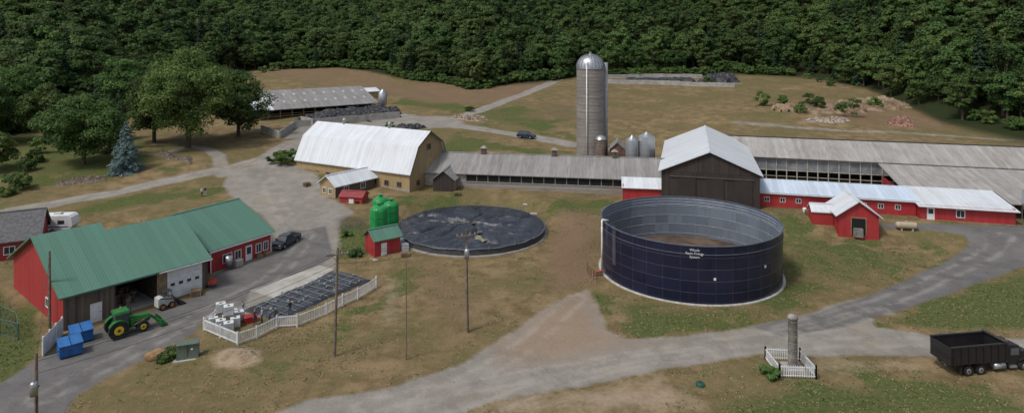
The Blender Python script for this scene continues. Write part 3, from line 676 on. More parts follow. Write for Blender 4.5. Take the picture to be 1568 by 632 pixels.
A=Asm('feed_bin',(*at(586,170,7.5),7.)); A.p('body',galv,True).lathe((0,0,0),[(.05,1.2),(1.4,2.8),(1.4,6.4),(.2,7.6)],16)
for k in range(4): A.p('legs',galv).cyl((math.cos(k*1.57+.8)*1.3,math.sin(k*1.57+.8)*1.3,-.5),(math.cos(k*1.57+.8)*1.3,math.sin(k*1.57+.8)*1.3,2.9),.07)
A.done()
# bunker walls & silage
def wallrun(name,pts,h,t,mat,base=None):
    m=MB(mat)
    for a,b in zip(pts[:-1],pts[1:]):
        n=max(1,int(math.dist(a,b)/4))
        for i in range(n):
            p=[a[0]+(b[0]-a[0])*i/n,a[1]+(b[1]-a[1])*i/n]; q=[a[0]+(b[0]-a[0])*(i+1)/n,a[1]+(b[1]-a[1])*(i+1)/n]
            c=((p[0]+q[0])/2,(p[1]+q[1])/2); z=tz(*c)
            m.obox((c[0],c[1],z+h/2-.4),(math.dist(p,q)-.03,t,h+.8),math.atan2(q[1]-p[1],q[0]-p[0]))
    return single(name,m)
wallrun('bunker_wall',[hit(400,202),hit(428,212),hit(450,196),hit(612,180)],1.9,.35,conc)
wallrun('bunker_wall',[hit(460,188),hit(480,194)],2.,.35,conc)
def mound(name,pts,h,mat,rough=.3,n=46,seed=0):
    P=np.array(pts); lo=P.min(0)-1; hi=P.max(0)+1; x=np.linspace(lo[0],hi[0],n); y=np.linspace(lo[1],hi[1],n); X,Y=np.meshgrid(x,y)
    r_=np.random.default_rng(seed); ja=.12*(hi-lo).min(); Xj=X+ja*np.sin(Y*1.1+X*.6)*.6; Yj=Y+ja*np.sin(X*.9+1)*.5
    d=np.full(X.shape,1e9); ins=np.zeros(X.shape,bool)
    for i in range(len(P)):
        a=P[i]; b=P[(i+1)%len(P)]; e=b-a; t_=np.clip(((Xj-a[0])*e[0]+(Yj-a[1])*e[1])/(e@e),0,1); d=np.minimum(d,np.hypot(Xj-a[0]-t_*e[0],Yj-a[1]-t_*e[1]))
        c=((a[1]>Yj)!=(b[1]>Yj)); ins^=c&(Xj<a[0]+(Yj-a[1])*(b[0]-a[0])/(b[1]-a[1]+1e-12))
    sd=np.where(ins,d,-d)
    Z=terrain(X,Y)+h*sstep(-.2,max(1.2,h*1.3),sd)*(1+rough*(r_.random(X.shape)-.5))-.15*(sd<0)-.3*(sd<-.6)
    me=bpy.data.meshes.new(name); f=[(j*n+i,j*n+i+1,(j+1)*n+i+1,(j+1)*n+i) for j in range(n-1) for i in range(n-1) if sd[j:j+2,i:i+2].max()>-.3]
    me.from_pydata([tuple(p) for p in np.stack([X.ravel(),Y.ravel(),Z.ravel()],1)],[],f); me.materials.append(mat); me.update()
    o=bpy.data.objects.new(name,me); COL.objects.link(o); return o
tarp=M('black_plastic_tyres',(.025,.026,.03),.55,var=.6,scale=1.2,bump=.6,spec=.5)
mound('silage_pile',[hit(450,190),hit(505,172),hit(600,168),hit(616,177),hit(560,186)],1.6,tarp,.5)
mound('tyre_pile',[hit(600,196),hit(640,190),hit(650,197),hit(615,202)],.8,tarp,.9,30)
wallrun('bunker_wall',[hit(925,128),hit(1010,130),hit(1125,134)],1.8,.4,conc); wallrun('bunker_wall',[hit(925,121),hit(1000,119),hit(1075,120)],1.8,.4,conc)
mound('silage_pile',[hit(1070,128),hit(1085,118),hit(1125,119),hit(1128,128)],2.2,tarp,.5)
mound('silage_pile',[hit(955,127),hit(960,122),hit(1060,122),hit(1065,127)],1.1,tarp,.6)
rub=M('rubble',(.30,.25,.21),.9,var=.7,scale=1.5); sand=M('sand_bank',(.20,.14,.09),.95,var=.45,scale=.35); sandp=M('pale_sand',(.28,.21,.14),.95,var=.25,scale=.8)
mound('rubble_pile',[hit(1225,186),hit(1240,181),hit(1300,183),hit(1295,189)],.5,rub,1.8,40); mound('rubble_pile',[hit(1358,192),hit(1370,182),hit(1395,186),hit(1398,196)],1.,M('rusty_scrap',(.22,.12,.09),.8,var=.8,scale=2),1.5,30)
mound('sand_bank',[hit(1185,168),hit(1205,160),hit(1235,164),hit(1290,158),hit(1345,152),hit(1385,160),hit(1370,168),hit(1300,172),hit(1230,176)],.8,sand,.7,56)
mound('sand_bank',[hit(1305,156),hit(1345,149),hit(1375,156),hit(1350,162)],1.,sandp,.6,36,3); mound('sand_bank',[hit(1182,167),hit(1190,161),hit(1212,164),hit(1205,170)],.9,sandp,.6,30,4)
mound('scrap_pile',[hit(692,182),hit(700,177),hit(745,182),hit(740,188)],.7,M('scrap_wood',(.25,.2,.15),.9,var=.6),1.5,26)
mound('stone_heap',[hit(80,282),hit(110,275),hit(165,271),hit(170,276),hit(110,284)],.6,M('field_stones',(.13,.105,.08),.9,var=.5,scale=2),1.3,36)
mound('stone_heap',[hit(230,236),hit(250,234),hit(305,249),hit(295,252)],.6,MC['field_stones'],1.3,30)
mound('soil_heap',[hit(330,552),hit(345,538),hit(395,536),hit(400,548),hit(365,556)],.5,sandp,.5,30)

# ---- silo
x,y,zb=17.4,145.,4.6
A=Asm('concrete_silo',(x,y,zb)); R=3.05; Hs=20.7
A.p('staves',silo_c,True).lathe((0,0,0),[(R,-1),(R,Hs)],40)
dm=A.p('dome',galv,True); dm.lathe((0,0,Hs),[(R+.12,-.3)]+[((R+.12)*math.cos(a),3.05*math.sin(a)) for a in np.linspace(0,1.52,10)],24)
for k in range(24):
    a0=k*math.pi/12
    for j in range(8):
        b0=j*.19; b1=(j+1)*.19; rr=R+.16
        A.p('dome_ribs',steel).cyl((rr*math.cos(b0)*math.cos(a0),rr*math.cos(b0)*math.sin(a0),Hs+3.08*math.sin(b0)),(rr*math.cos(b1)*math.cos(a0),rr*math.cos(b1)*math.sin(a0),Hs+3.08*math.sin(b1)),.035,n=4,caps=False)
for k in range(27): A.p('hoops',M('hoop_steel',(.17,.15,.135),.6)).lathe((0,0,.4+k*.76),[(R+.01,-.03),(R+.05,0),(R+.01,.03)],40)
A.p('fill_pipe',white,True).cyl((-1.15,-R-.12,0),(-1.15,-R+.05,Hs+.8),.14,n=10); A.p('fill_pipe',white,True).cyl((-1.15,-R+.05,Hs+.8),(-.2,-1,Hs+2.9),.14,n=8)
A.p('chute',M('chute_grey',(.3,.3,.31),.5),True).cyl((R+.35,.6,1),(R+.35,.6,Hs+1.),.55,n=12)
A.p('vent',galv).cyl((0,0,Hs+3),(0,0,Hs+3.4),.3)
A.done()
A=Asm('small_stave_silo',(19.2,141.3,4.)); A.p('body',M('silo_brown',(.17,.12,.10),.85,var=.3),True).lathe((0,0,0),[(1.15,-1),(1.15,6)],20); A.p('cap',galv,True).lathe((0,0,6),[(1.25,0),(.9,.6),(.1,.9)],20)
for k in range(8): A.p('hoops',MC['hoop_steel']).lathe((0,0,.4+k*.72),[(1.16,-.04),(1.2,0),(1.16,.04)],20)
A.done()
A=Asm('brown_silo_room',(20.8,139,4.),ang((.98,-.16))); gable(A,'y',0,5,0,3.2,-1,4.2,5.6,old_wood,M('rust_brown',(.13,.07,.05),.85,var=.3),grey_roof,.3); A.done()
for u,r_,h in ((968,1.4,7.2),(990,1.75,7.9)):
    xx=(u-784)/F*138; A=Asm('grain_bin',(xx,138,4.)); A.p('legs',galv).cyl((0,0,-1),(0,0,2),r_*.7)
    A.p('body',ribbed('corrugated_bin',(.42,.44,.46),2,.6,.4,.5,dirt=.3),True).lathe((0,0,0),[(r_*.5,1.2),(r_,2.),(r_,h-.9)],24); A.p('cone_roof',galv,True).lathe((0,0,0),[(r_+.05,h-.9),(.25,h),(.2,h+.15),(.02,h+.2)],24)
    for k in range(8): A.p('stiffeners',galv).cyl((r_*math.cos(k*.785),r_*math.sin(k*.785),1.9),(r_*math.cos(k*.785),r_*math.sin(k*.785),h-.9),.04,n=4)
    A.done()

# ================================================================ BLUE TANK
def tankmat(name,c0,c1,rough,npan=36,ph=1.42,spec=.5,dirt=(.2,.18,.15),da=.2):
    t=NT(name); o=t.obj(); s=t.add('ShaderNodeSeparateXYZ'); t.lk(o,s.inputs[0])
    a=t.math('MULTIPLY',t.math('ARCTAN2',s.outputs[1],s.outputs[0]),npan/(2*math.pi)); zz=t.math('DIVIDE',s.outputs[2],ph)
    cb=t.add('ShaderNodeCombineXYZ'); t.lk(t.math('FLOOR',a),cb.inputs[0]); t.lk(t.math('FLOOR',zz),cb.inputs[1])
    wn=t.add('ShaderNodeTexWhiteNoise',noise_dimensions='2D'); t.lk(cb.outputs[0],wn.inputs['Vector'])
    c=t.mix(wn.outputs['Value'],c0,c1)
    n=t.noise(o,.9,4); mp=t.add('ShaderNodeMapping'); t.lk(o,mp.inputs[0]); mp.inputs['Scale'].default_value=(1.5,1.5,.15); n2=t.noise(mp.outputs[0],1.2,4)
    c=t.mix(t.math('MULTIPLY',t.ramp(n2,.5,.75),da),c,dirt); t.lk(c,t.b.inputs['Base Color'])
    t.b.inputs['Roughness'].default_value=rough; t.b.inputs['Specular IOR Level'].default_value=spec; t.bump(n,.08); return t.m
tout=tankmat('blue_glass_steel',(.006,.008,.026),(.011,.014,.040),.26,da=.16,dirt=(.04,.04,.055)); tin=tankmat('tank_lining',(.10,.125,.16),(.155,.185,.23),.5,da=.7,dirt=(.115,.115,.11))
A=Asm('blue_slurry_tank',(24.7,91.2,0)); R=12.15; HT=7.1
A.p('shell_outside',tout,True).lathe((0,0,0),[(R,.05),(R,HT)],108); A.p('shell_inside',tin,True).lathe((0,0,0),[(R-.06,.05),(R-.06,HT-.002)],108)
A.p('rim',M('rim_steel',(.14,.16,.21),.4,.5)).lathe((0,0,HT),[(R-.12,-.02),(R-.12,.05),(R+.08,.05),(R+.08,-.05),(R-.02,-.05)],108)
for k in range(1,5):
    A.p('ring_seams',M('seam',(.10,.11,.14),.4,.4)).lathe((0,0,k*1.42),[(R+.0,-.02),(R+.025,-.015),(R+.025,.015),(R,.02)],108)
    A.p('inner_seams',M('seam_in',(.25,.26,.27),.6)).lathe((0,0,k*1.42),[(R-.07,-.04),(R-.11,0),(R-.07,.04)],108)
for k in range(36):
    a=2*math.pi*k/36; c_,s_=math.cos(a),math.sin(a)
    A.p('vertical_seams',MC['seam']).cyl((c_*(R+.003),s_*(R+.003),.1),(c_*(R+.003),s_*(R+.003),HT-.1),.014,n=4,caps=False)
    A.p('inner_seams',MC['seam_in']).cyl((c_*(R-.08),s_*(R-.08),.5),(c_*(R-.08),s_*(R-.08),HT-.1),.025,n=4,caps=False)
for k in range(3): A.p('inner_stiffeners',M('inner_band',(.28,.32,.38),.45,.3)).lathe((0,0,HT-.35-k*.42),[(R-.07,-.05),(R-.13,0),(R-.07,.05)],108)
A.p('wind_ring',MC['rim_steel']).lathe((0,0,HT-1.0),[(R,-.04),(R+.1,-.04),(R+.1,.04),(R,.04)],108)
A.p('concrete_base',M('pale_concrete',(.43,.415,.38),.85,var=.2)).lathe((0,0,0),[(R+.02,.12),(R+.34,.12),(R+.38,-.4)],108)
A.p('sludge',M('dry_sludge',(.10,.07,.05),.9,var=.45,scale=.35,bump=.4)).lathe((0,0,1.),[(0.01,.05),(6,.02),(R-.07,0)],64)
cr_=A.p('sludge_crust',M('crust',(.17,.115,.085),.9,var=.45,scale=.5))
cr_.v=[(1.5+(r_*(1+.15*math.sin(3*k*.157+1)+.08*math.sin(7*k*.157)))*math.cos(k*.157),3.+(r_*(.8+.12*math.sin(4*k*.157)))*math.sin(k*.157),z_) for r_,z_ in ((.01,1.2),(3.5,1.17),(6.2,1.03)) for k in range(40)]
cr_.f=[(j*40+i,j*40+(i+1)%40,(j+1)*40+(i+1)%40,(j+1)*40+i) for j in range(2) for i in range(40)]
pa=math.radians(188); px,py=math.cos(pa)*(R+.35),math.sin(pa)*(R+.35)
A.p('fill_pipe',M('pipe_white',(.55,.55,.53),.5),True).cyl((px,py,0),(px,py,HT+.3),.13); A.p('fill_pipe',MC['pipe_white'],True).cyl((px,py,HT+.3),(px+.9,py+.15,HT+.15),.12)
la=math.radians(205)
for dd in (-.018,.018): A.p('ladder',galv).cyl((math.cos(la+dd)*(R+.3),math.sin(la+dd)*(R+.3),2.5),(math.cos(la+dd)*(R+.3),math.sin(la+dd)*(R+.3),HT+.5),.03,n=6)
for k in range(15): A.p('ladder',galv).cyl((math.cos(la-.018)*(R+.3),math.sin(la-.018)*(R+.3),2.6+k*.3),(math.cos(la+.018)*(R+.3),math.sin(la+.018)*(R+.3),2.6+k*.3),.02,n=4)
for da in (4.7,5.3): A.p('stickers',white).obox((math.cos(da)*(R+.04),math.sin(da)*(R+.04),3.2 if da<5 else 4.),(.3,.03,.3),da+math.pi/2)
for (aa,b_,z1) in ((186,192,1.2),(192,200,1.2)):
    A.p('railing',MC['rust_brown']).cyl((math.cos(math.radians(aa))*(R+2.2),math.sin(math.radians(aa))*(R+2.2),1.3),(math.cos(math.radians(b_))*(R+2.2),math.sin(math.radians(b_))*(R+2.2),1.2),.05,n=6)
for aa in (184,188,192,196,200):
    q=(math.cos(math.radians(aa))*(R+2.2),math.sin(math.radians(aa))*(R+2.2)); A.p('railing',MC['rust_brown']).cyl((*q,-.3),(*q,1.3),.05,n=6)
A.p('pump',M('pump_red',(.3,.08,.05),.5)).cyl((-R-1.3,-2.6,.5),(-R-.2,-2.2,.5),.22)
e=A.done()
for i,s_ in enumerate(('Whole','Farm Energy','System')):
    cu=bpy.data.curves.new('lettering','FONT'); cu.body=s_; cu.size=.42; cu.align_x='CENTER'; cu.materials.append(white); cu.extrude=.01
    o=bpy.data.objects.new('lettering',cu); COL.objects.link(o); o.parent=e; a=math.radians(258); 
    o.location=(math.cos(a)*(R+.08),math.sin(a)*(R+.08),6.5-i*.42); o.rotation_euler=(math.pi/2,0,a+math.pi/2)

# ================================================================ DIGESTER WITH BLACK COVER
A=Asm('covered_digester',(-6.7,107.8,.2)); R=12.1
A.p('ring_wall',M('digester_wall',(.06,.06,.065),.7)).lathe((0,0,0),[(R,-.6),(R,.95)],96)
rm=A.p('rim_pipe',M('rim_black',(.08,.09,.10),.4),True); rm.lathe((0,0,1.),[(R+.12,0),(R+.06,.1),(R-.08,.12),(R-.15,0),(R-.05,-.1),(R+.1,-.08)],140)
rm.v=[(x*(1+.004*math.sin(31*math.atan2(y,x))+.003*math.sin(53*math.atan2(y,x))),y*(1+.004*math.sin(31*math.atan2(y,x))),z+.05*math.sin(17*math.atan2(y,x))) for x,y,z in rm.v]
t=NT('black_membrane'); o=t.obj(); n=t.noise(o,.35,5,.6); n2=t.noise(o,2.5,4,.7); n3_=t.noise(o,.9,4,.7)
c=t.mix(t.ramp(n2,.4,.7),(.012,.016,.025),(.028,.035,.050)); c=t.mix(t.math('MULTIPLY',t.ramp(n,.5,.7),.5),c,(.065,.075,.092)); c=t.mix(t.math('MULTIPLY',t.ramp(n3_,.6,.74),.4),c,(.10,.095,.085))
t.lk(c,t.b.inputs['Base Color']); t.b.inputs['Roughness'].default_value=.33; t.b.inputs['Specular IOR Level'].default_value=.6; t.bump(t.math('ADD',n3_,t.math('MULTIPLY',n2,.5)),.8,.22)
m=A.p('membrane_cover',t.m,True); nr,na=60,300
folds=[(math.radians(a),w,k) for a,w,k in ((-72,.09,.9),(25,.07,.85),(155,.08,.9),(80,.05,.4),(205,.06,.7),(-20,.05,.45),(115,.04,.35),(-125,.05,.5),(52,.03,.3),(-45,.03,.3),(178,.03,.35))]
for j in range(nr+1):
    r_=R*j/nr
    for i in range(na):
        a=2*math.pi*i/na; q=j/nr
        z=1.05+.75*(1-q**2)**.6*(1+.3*math.sin(3*a+1)) if q<1 else 1.02
        for fa,fw,fk in folds:
            d_=(a-fa+.12*math.sin(q*9+fa*3)+math.pi)%(2*math.pi)-math.pi; z-=fk*math.exp(-(d_*(.35+q)/fw)**2)*min(1,q*3)*(1-q**6)
        z-=.45*math.exp(-(q/.12)**2)
        z+=.08*math.sin(a*23+5*math.sin(q*7))*q*(1-q**8)+.06*math.sin(a*47+q*20)*q*q*(1-q**10)+.05*math.sin(q*30+4*math.sin(a*5))*(1-q**8)
        m.v.append((r_*math.cos(a),r_*math.sin(a),z))
for j in range(nr):
    for i in range(na): m.f.append((j*na+i,j*na+(i+1)%na,(j+1)*na+(i+1)%na,(j+1)*na+i))
pud=M('puddle_scum',(.22,.21,.115),.4,var=.35,scale=1.5)
def blob(mb,cx,cy,z,rx,ry,rot=0):
    P=[]
    for i in range(28):
        a=2*math.pi*i/28; k=1+.25*math.sin(3*a+1)+.12*math.sin(7*a); x=rx*k*math.cos(a); y=ry*k*math.sin(a); P.append((cx+x*math.cos(rot)-y*math.sin(rot),cy+x*math.sin(rot)+y*math.cos(rot),z))
    mb.poly(P)
blob(A.p('puddles',pud),2.1,-7.4,1.18,1.7,1.5); blob(A.p('scum_patch',M('scum',(.13,.115,.06),.6)),.3,.2,1.5,2.6,.6,.3)
blob(A.p('puddle_water',M('puddle_dark',(.03,.033,.035),.08,spec=.6)),1.2,-4.,1.22,1.,1.)
for k in range(18):
    a=2*math.pi*k/18+.1; A.p('vent_posts',galv).cyl((math.cos(a)*(R+.1),math.sin(a)*(R+.1),.9),(math.cos(a)*(R+.1),math.sin(a)*(R+.1),1.4),.05,n=6)
A.p('vent_pipes',galv).cyl((R*.72,R*.72,1),(R*.72,R*.72,2.2),.09); A.p('vent_pipes',galv).cyl((R*.72,R*.72,2.2),(R*.72+.7,R*.72-.2,2.2),.09); A.p('access_box',conc).box(R*.8+.2,R*.8+1.4,R*.5,R*.5+1,0.,1.2)
A.p('vent_pipes',galv).cyl((R+.4,-.5,0),(R+.4,-.5,1.9),.08)
A.p('curb',M('digester_curb',(.26,.24,.21),.9)).lathe((0,0,0),[(R,.15),(R+.5,.12),(R+.55,-.4)],96)
A.done()
# green tanks
for x,y,r_,h in ((*at(580,362,.1),1.4,5.),(at(582,346,.1)[0]-.2,at(582,346,.1)[1]+1.4,1.35,4.6),(at(597,350,.1)[0]+.1,at(597,350,.1)[1]+.4,1.3,4.5)):
    A=Asm('green_biogas_tank',(x,y,0)); b=A.p('vessel',gtank,True)
    b.lathe((0,0,0),[(r_,.1),(r_,h-.6),(r_*.92,h-.25),(r_*.6,h),(.3,h+.12)],28); A.p('manway',gtank).cyl((0,0,h+.1),(0,0,h+.5),.32,n=12); A.p('manway_flange',gtank).cyl((0,0,h+.5),(0,0,h+.58),.42,n=12)
    for k in range(1,3): A.p('bands',M('green_band',(.008,.12,.032),.4)).lathe((0,0,k*h/3),[(r_+.0,-.05),(r_+.05,0),(r_,.05)],28)
    for d_ in (-.2,.2): A.p('ladder',MC['green_band']).cyl((d_,-r_-.15,.3),(d_,-r_-.15,h),.03,n=5)
    for k in range(14): A.p('ladder',MC['green_band']).cyl((-.2,-r_-.15,.4+k*.31),(.2,-r_-.15,.4+k*.31),.02,n=4)
    A.done()
A=Asm('small_pump_house',(*at(574,396,0),0.05),ang((.8,.6)))
gable(A,'x',0,4.1,0,3.4,-.4,2.6,3.7,red,redy,green_roof,.35); A.p('door',white).box(1.,1.9,-.05,-.003,0,2.); A.p('cabinet',white).box(4.4,5.4,-.3,.5,0,1.2)
A.p('equipment',galv).box(4.6,5.3,1,2,0,1.6); A.p('pipes',galv).cyl((4.2,2.6,.6),(7,2.2,.6),.12); A.p('pad',conc).box(-.6,6.2,-1,4,-.3,.07); A.done()

# ================================================================ SITE OBJECTS
def sheet(name,px,z,mat,th=.12):
    P=[hit(u,v) for u,v in px]; m=MB(mat); zz=max(tz(*p) for p in P)+z
    m.poly([(x,y,zz) for x,y in P]); n=len(P)
    for i in range(n):
        a=P[i]; b=P[(i+1)%n]; m.poly([(*a,zz),(*b,zz),(*b,zz-th-.3),(*a,zz-th-.3)])
    return single(name,m)
sheet('concrete_pad',[(383,446),(489,407),(512,413),(430,459)],.06,M('pale_slab',(.35,.335,.30),.9,var=.2,scale=.35))
A=Asm('tarp_covered_bunker')
P0,P1,P2,P3=[np.array(hit(u,v)) for u,v in ((372,476),(516,414),(568,430),(430,492))]
m=A.p('black_tarp',M('tarp_black',(.03,.033,.04),.4,var=.5,scale=.9,bump=.5,spec=.55),True); n=60
for j in range(n+1):
    for i in range(n+1):
        a=i/n; b=j/n; p=(P0*(1-a)+P1*a)*(1-b)+(P3*(1-a)+P2*a)*b
        ed=min(a,1-a,b,1-b); z=.06+.26*min(1,ed*12)+rng.uniform(-.015,.015)+.03*math.sin(a*50)*math.sin(b*24)+.04*math.sin(a*17+b*9); m.v.append((p[0],p[1],tz(*p)*.5+z))
for j in range(n):
    for i in range(n): m.f.append((j*(n+1)+i,j*(n+1)+i+1,(j+1)*(n+1)+i+1,(j+1)*(n+1)+i))
for k in range(1,12):
    a=k/12; p=P0*(1-a)+P1*a; q=P3*(1-a)+P2*a; A.p('straps',M('strap_grey',(.24,.255,.27),.6)).cyl((*(p*.97+q*.03),.42),(*(p*.03+q*.97),.42),.03,n=4)
for k in range(1,5):
    b=k/5; p=P0*(1-b)+P3*b; q=P1*(1-b)+P2*b; A.p('straps',MC['strap_grey']).cyl((*(p*.97+q*.03),.43),(*(p*.03+q*.97),.43),.03,n=4)
for k in range(40):
    a,b=rng.uniform(.02,.98,2); p=(P0*(1-a)+P1*a)*(1-b)+(P3*(1-a)+P2*a)*b; s_=rng.uniform(.12,.3)
    A.p('weights',M('sandbags',(.22,.23,.25),.8,var=.6,scale=3)).obox((p[0],p[1],.42),(s_*1.6,s_,.16),rng.uniform(0,3))
A.done()
def picket(name,P,h=1.3,sp=.21,close=False):
    A=Asm(name); pk=A.p('pickets',white); rl=A.p('rails',white); ps=A.p('posts',white)
    if close: P=P+[P[0]]
    for a,b in zip(P[:-1],P[1:]):
        L=math.dist(a,b); n=int(L/sp); r=math.atan2(b[1]-a[1],b[0]-a[0])
        for i in range(n+1):
            x=a[0]+(b[0]-a[0])*i/n; y=a[1]+(b[1]-a[1])*i/n; pk.obox((x,y,tz(x,y)+h/2+.05),(.09,.025,h-.1),r)
        m=max(1,int(L/2.4))
        for i in range(m+1):
            x=a[0]+(b[0]-a[0])*i/m; y=a[1]+(b[1]-a[1])*i/m; ps.obox((x,y,tz(x,y)+h/2+.05),(.13,.13,h+.2),r)
            if i<m:
                x2=a[0]+(b[0]-a[0])*(i+1)/m; y2=a[1]+(b[1]-a[1])*(i+1)/m; z=tz(x,y); z2=tz(x2,y2)
                for hh in (.25,h-.15): rl.cyl((x,y,z+hh),(x2,y2,z2+hh),.05,n=4)
    return A.done()
picket('white_picket_fence',[hit(u,v) for u,v in ((312,506),(364,528),(393,518),(424,502),(455,500),(500,482),(548,458),(576,440))],1.35)
picket('white_picket_fence',[hit(u,v) for u,v in ((312,506),(330,492))],1.3)
cb=hit(1213,566); picket('white_picket_fence',[(cb[0]-1.9,cb[1]-1.6),(cb[0]+1.6,cb[1]-1.6),(cb[0]+1.6,cb[1]+1.9),(cb[0]-1.9,cb[1]+1.9)],1.2,close=True)
A=Asm('white_panel_fence'); a=hit(66,545); b=hit(96,512)
for i in range(26):
    t_=i/25; x=a[0]+(b[0]-a[0])*t_; y=a[1]+(b[1]-a[1])*t_; A.p('boards',white).obox((x,y,.95),(.22,.03,1.9),math.atan2(b[1]-a[1],b[0]-a[0]))
    if i%8==0: A.p('posts',white).obox((x,y,1.),(.14,.14,2.1),0)
for hh in (.4,1.6): A.p('rails',white).cyl((*a,hh),(*b,hh),.05,n=4)
A.done()
A=Asm('concrete_column_monument',(cb[0]+.1,cb[1]+.1,0)); A.p('column',M('old_concrete',(.25,.235,.21),.9,var=.35,scale=1.5,bump=.4),True).lathe((0,0,0),[(.45,-.2),(.43,4.9),(.5,4.95),(.5,5.15),(.36,5.3),(.02,5.35)],20)
for k in range(7): A.p('bands',MC['hoop_steel']).lathe((0,0,.5+k*.7),[(.44,-.03),(.475,0),(.44,.03)],20)
A.p('plinth',conc).box(-.9,.9,-.9,.9,-.3,.25); A.done()
# utility poles
def pole(x,y,H,arm=True,tr=False,lean=0,r=.16,rot=.4,name='utility_pole'):
    z=tz(x,y); A=Asm(name,(x,y,z)); A.p('pole',pole_w).cyl((0,0,-.5),(lean,0,H),r,r*.65,12)
    if arm:
        c,s_=math.cos(rot),math.sin(rot); A.p('crossarm',pole_w).obox((lean,-.15,H-.7),(2.2,.12,.14),rot)
        for k in (-1,-.45,.45,1): A.p('insulators',M('insulator',(.3,.3,.32),.3)).cyl((lean+k*c,-.15+k*s_,H-.62),(lean+k*c,-.15+k*s_,H-.38),.07,.04,8)
        for k in (-1,1): A.p('braces',steel).cyl((lean+k*.6*c,-.15+k*.6*s_,H-.72),(lean,-.15,H-1.4),.02,n=4)
    if tr:
        A.p('transformer',galv,True).lathe((lean+.1,-.42,H-3.1),[(.01,0),(.27,0),(.27,.95),(.2,1.05),(.01,1.07)],16); A.p('bushings',M('insulator',(.3,.3,.32),.3)).cyl((lean+.1,-.42,H-2.05),(lean+.1,-.42,H-1.75),.05)
        A.p('bracket',steel).box(lean-.1,lean+.25,-.3,0,H-2.6,H-2.5)
        A.p('service_drop',steel).cyl((.1,-r-.02,0),(lean+.1,-.14,H-3.1),.03,n=5)
    A.done(); return (x+lean,y,z+H-.4)
pa=pole(-37,50.8,8.1,False,True,rot=.3); pb=pole(*hit(512,545),11.1,True,False,.35,rot=.3); pc=pole(*hit(716,508),11.3,True,True,-.15,rot=.3)
pd=pole(*hit(622,550),10,False,False,0,.07,name='slender_pole'); pe=pole(*hit(76,502),8.6,False,False,0,.17)
def wire(a,b,sag=.8,r=.016,name='power_line'):
    cu=bpy.data.curves.new(name,'CURVE'); cu.dimensions='3D'; sp_=cu.splines.new('POLY'); n=24; sp_.points.add(n)
    for i in range(n+1):
        t_=i/n; sp_.points[i].co=(a[0]+(b[0]-a[0])*t_,a[1]+(b[1]-a[1])*t_,a[2]+(b[2]-a[2])*t_-4*sag*t_*(1-t_),1)
    cu.bevel_depth=r; cu.bevel_resolution=1; cu.materials.append(M('wire',(.03,.03,.03),.5)); o=bpy.data.objects.new(name,cu); COL.objects.link(o)
for dz in (0,-.25,-1.2): wire((pa[0],pa[1],pa[2]+dz),(pb[0],pb[1],pb[2]+dz),.7); wire((pb[0],pb[1],pb[2]+dz),(pc[0],pc[1],pc[2]+dz),.5)
wire(pb,(-35,100,4),.6); wire((pc[0],pc[1],pc[2]-1.),(-13.5,99,3.5),.5); wire(pa,pe,.4); wire((pc[0],pc[1],pc[2]),(20.6,121,6),1.); wire(pa,(-70,30,9),.5)
x,y=hit(288,546); A=Asm('green_transformer_cabinet',(x,y,tz(x,y)),.35)
gm_=M('cabinet_green',(.10,.13,.10),.5,var=.12); A.p('body',gm_).frustum(-1,1,-.6,.6,.05,-1,1,-.45,.6,1.45); A.p('lid',gm_).box(-1.04,1.04,-.6,.64,1.45,1.52); A.p('pad',conc).box(-1.3,1.3,-.9,.9,-.3,.05); A.p('label',white).box(.3,.5,-.56,-.52,.9,1.05); A.p('seam',steel).box(-.01,.01,-.585,-.5,.1,1.4); A.done()
m=MB(M('tan_boulder',(.28,.17,.09),.9,var=.3,bump=.5)); m.smooth=True; m.ball((0,0,0),(1.1,.7,.65),16,10); m.v=[(x*(1+.12*math.sin(4*y+z*3)),y*(1+.1*math.sin(x*5)),z+.08*math.sin(x*6+y*4)) for x,y,z in m.v]
x,y=hit(240,548); single('boulder',m,(x,y,.25),.5)
x,y=hit(1072,590); A=Asm('green_well_cap',(x,y,tz(x,y))); A.p('lid',M('lid_green',(.025,.075,.06),.5),True).lathe((0,0,0),[(.4,-.1),(.4,.22),(.34,.3),(.01,.34)],18); A.p('handle',steel).cyl((-.1,0,.36),(.1,0,.36),.03); A.done()
x,y=hit(1388,352); A=Asm('propane_tank',(x,y,tz(x,y)),-.2); tk_=M('propane_beige',(.38,.31,.23),.5,var=.12)
k=A.p('vessel',tk_,True); k.ball((-1.1,0,.75),(.55,.55,.55)); k.ball((1.1,0,.75),(.55,.55,.55)); k.cyl((-1.1,0,.75),(1.1,0,.75),.55,n=18,caps=False)
A.p('saddles',conc).box(-.9,-.7,-.4,.4,-.1,.35); A.p('saddles',conc).box(.7,.9,-.4,.4,-.1,.35); A.p('dome',tk_).cyl((0,0,1.25),(0,0,1.45),.2); A.done()
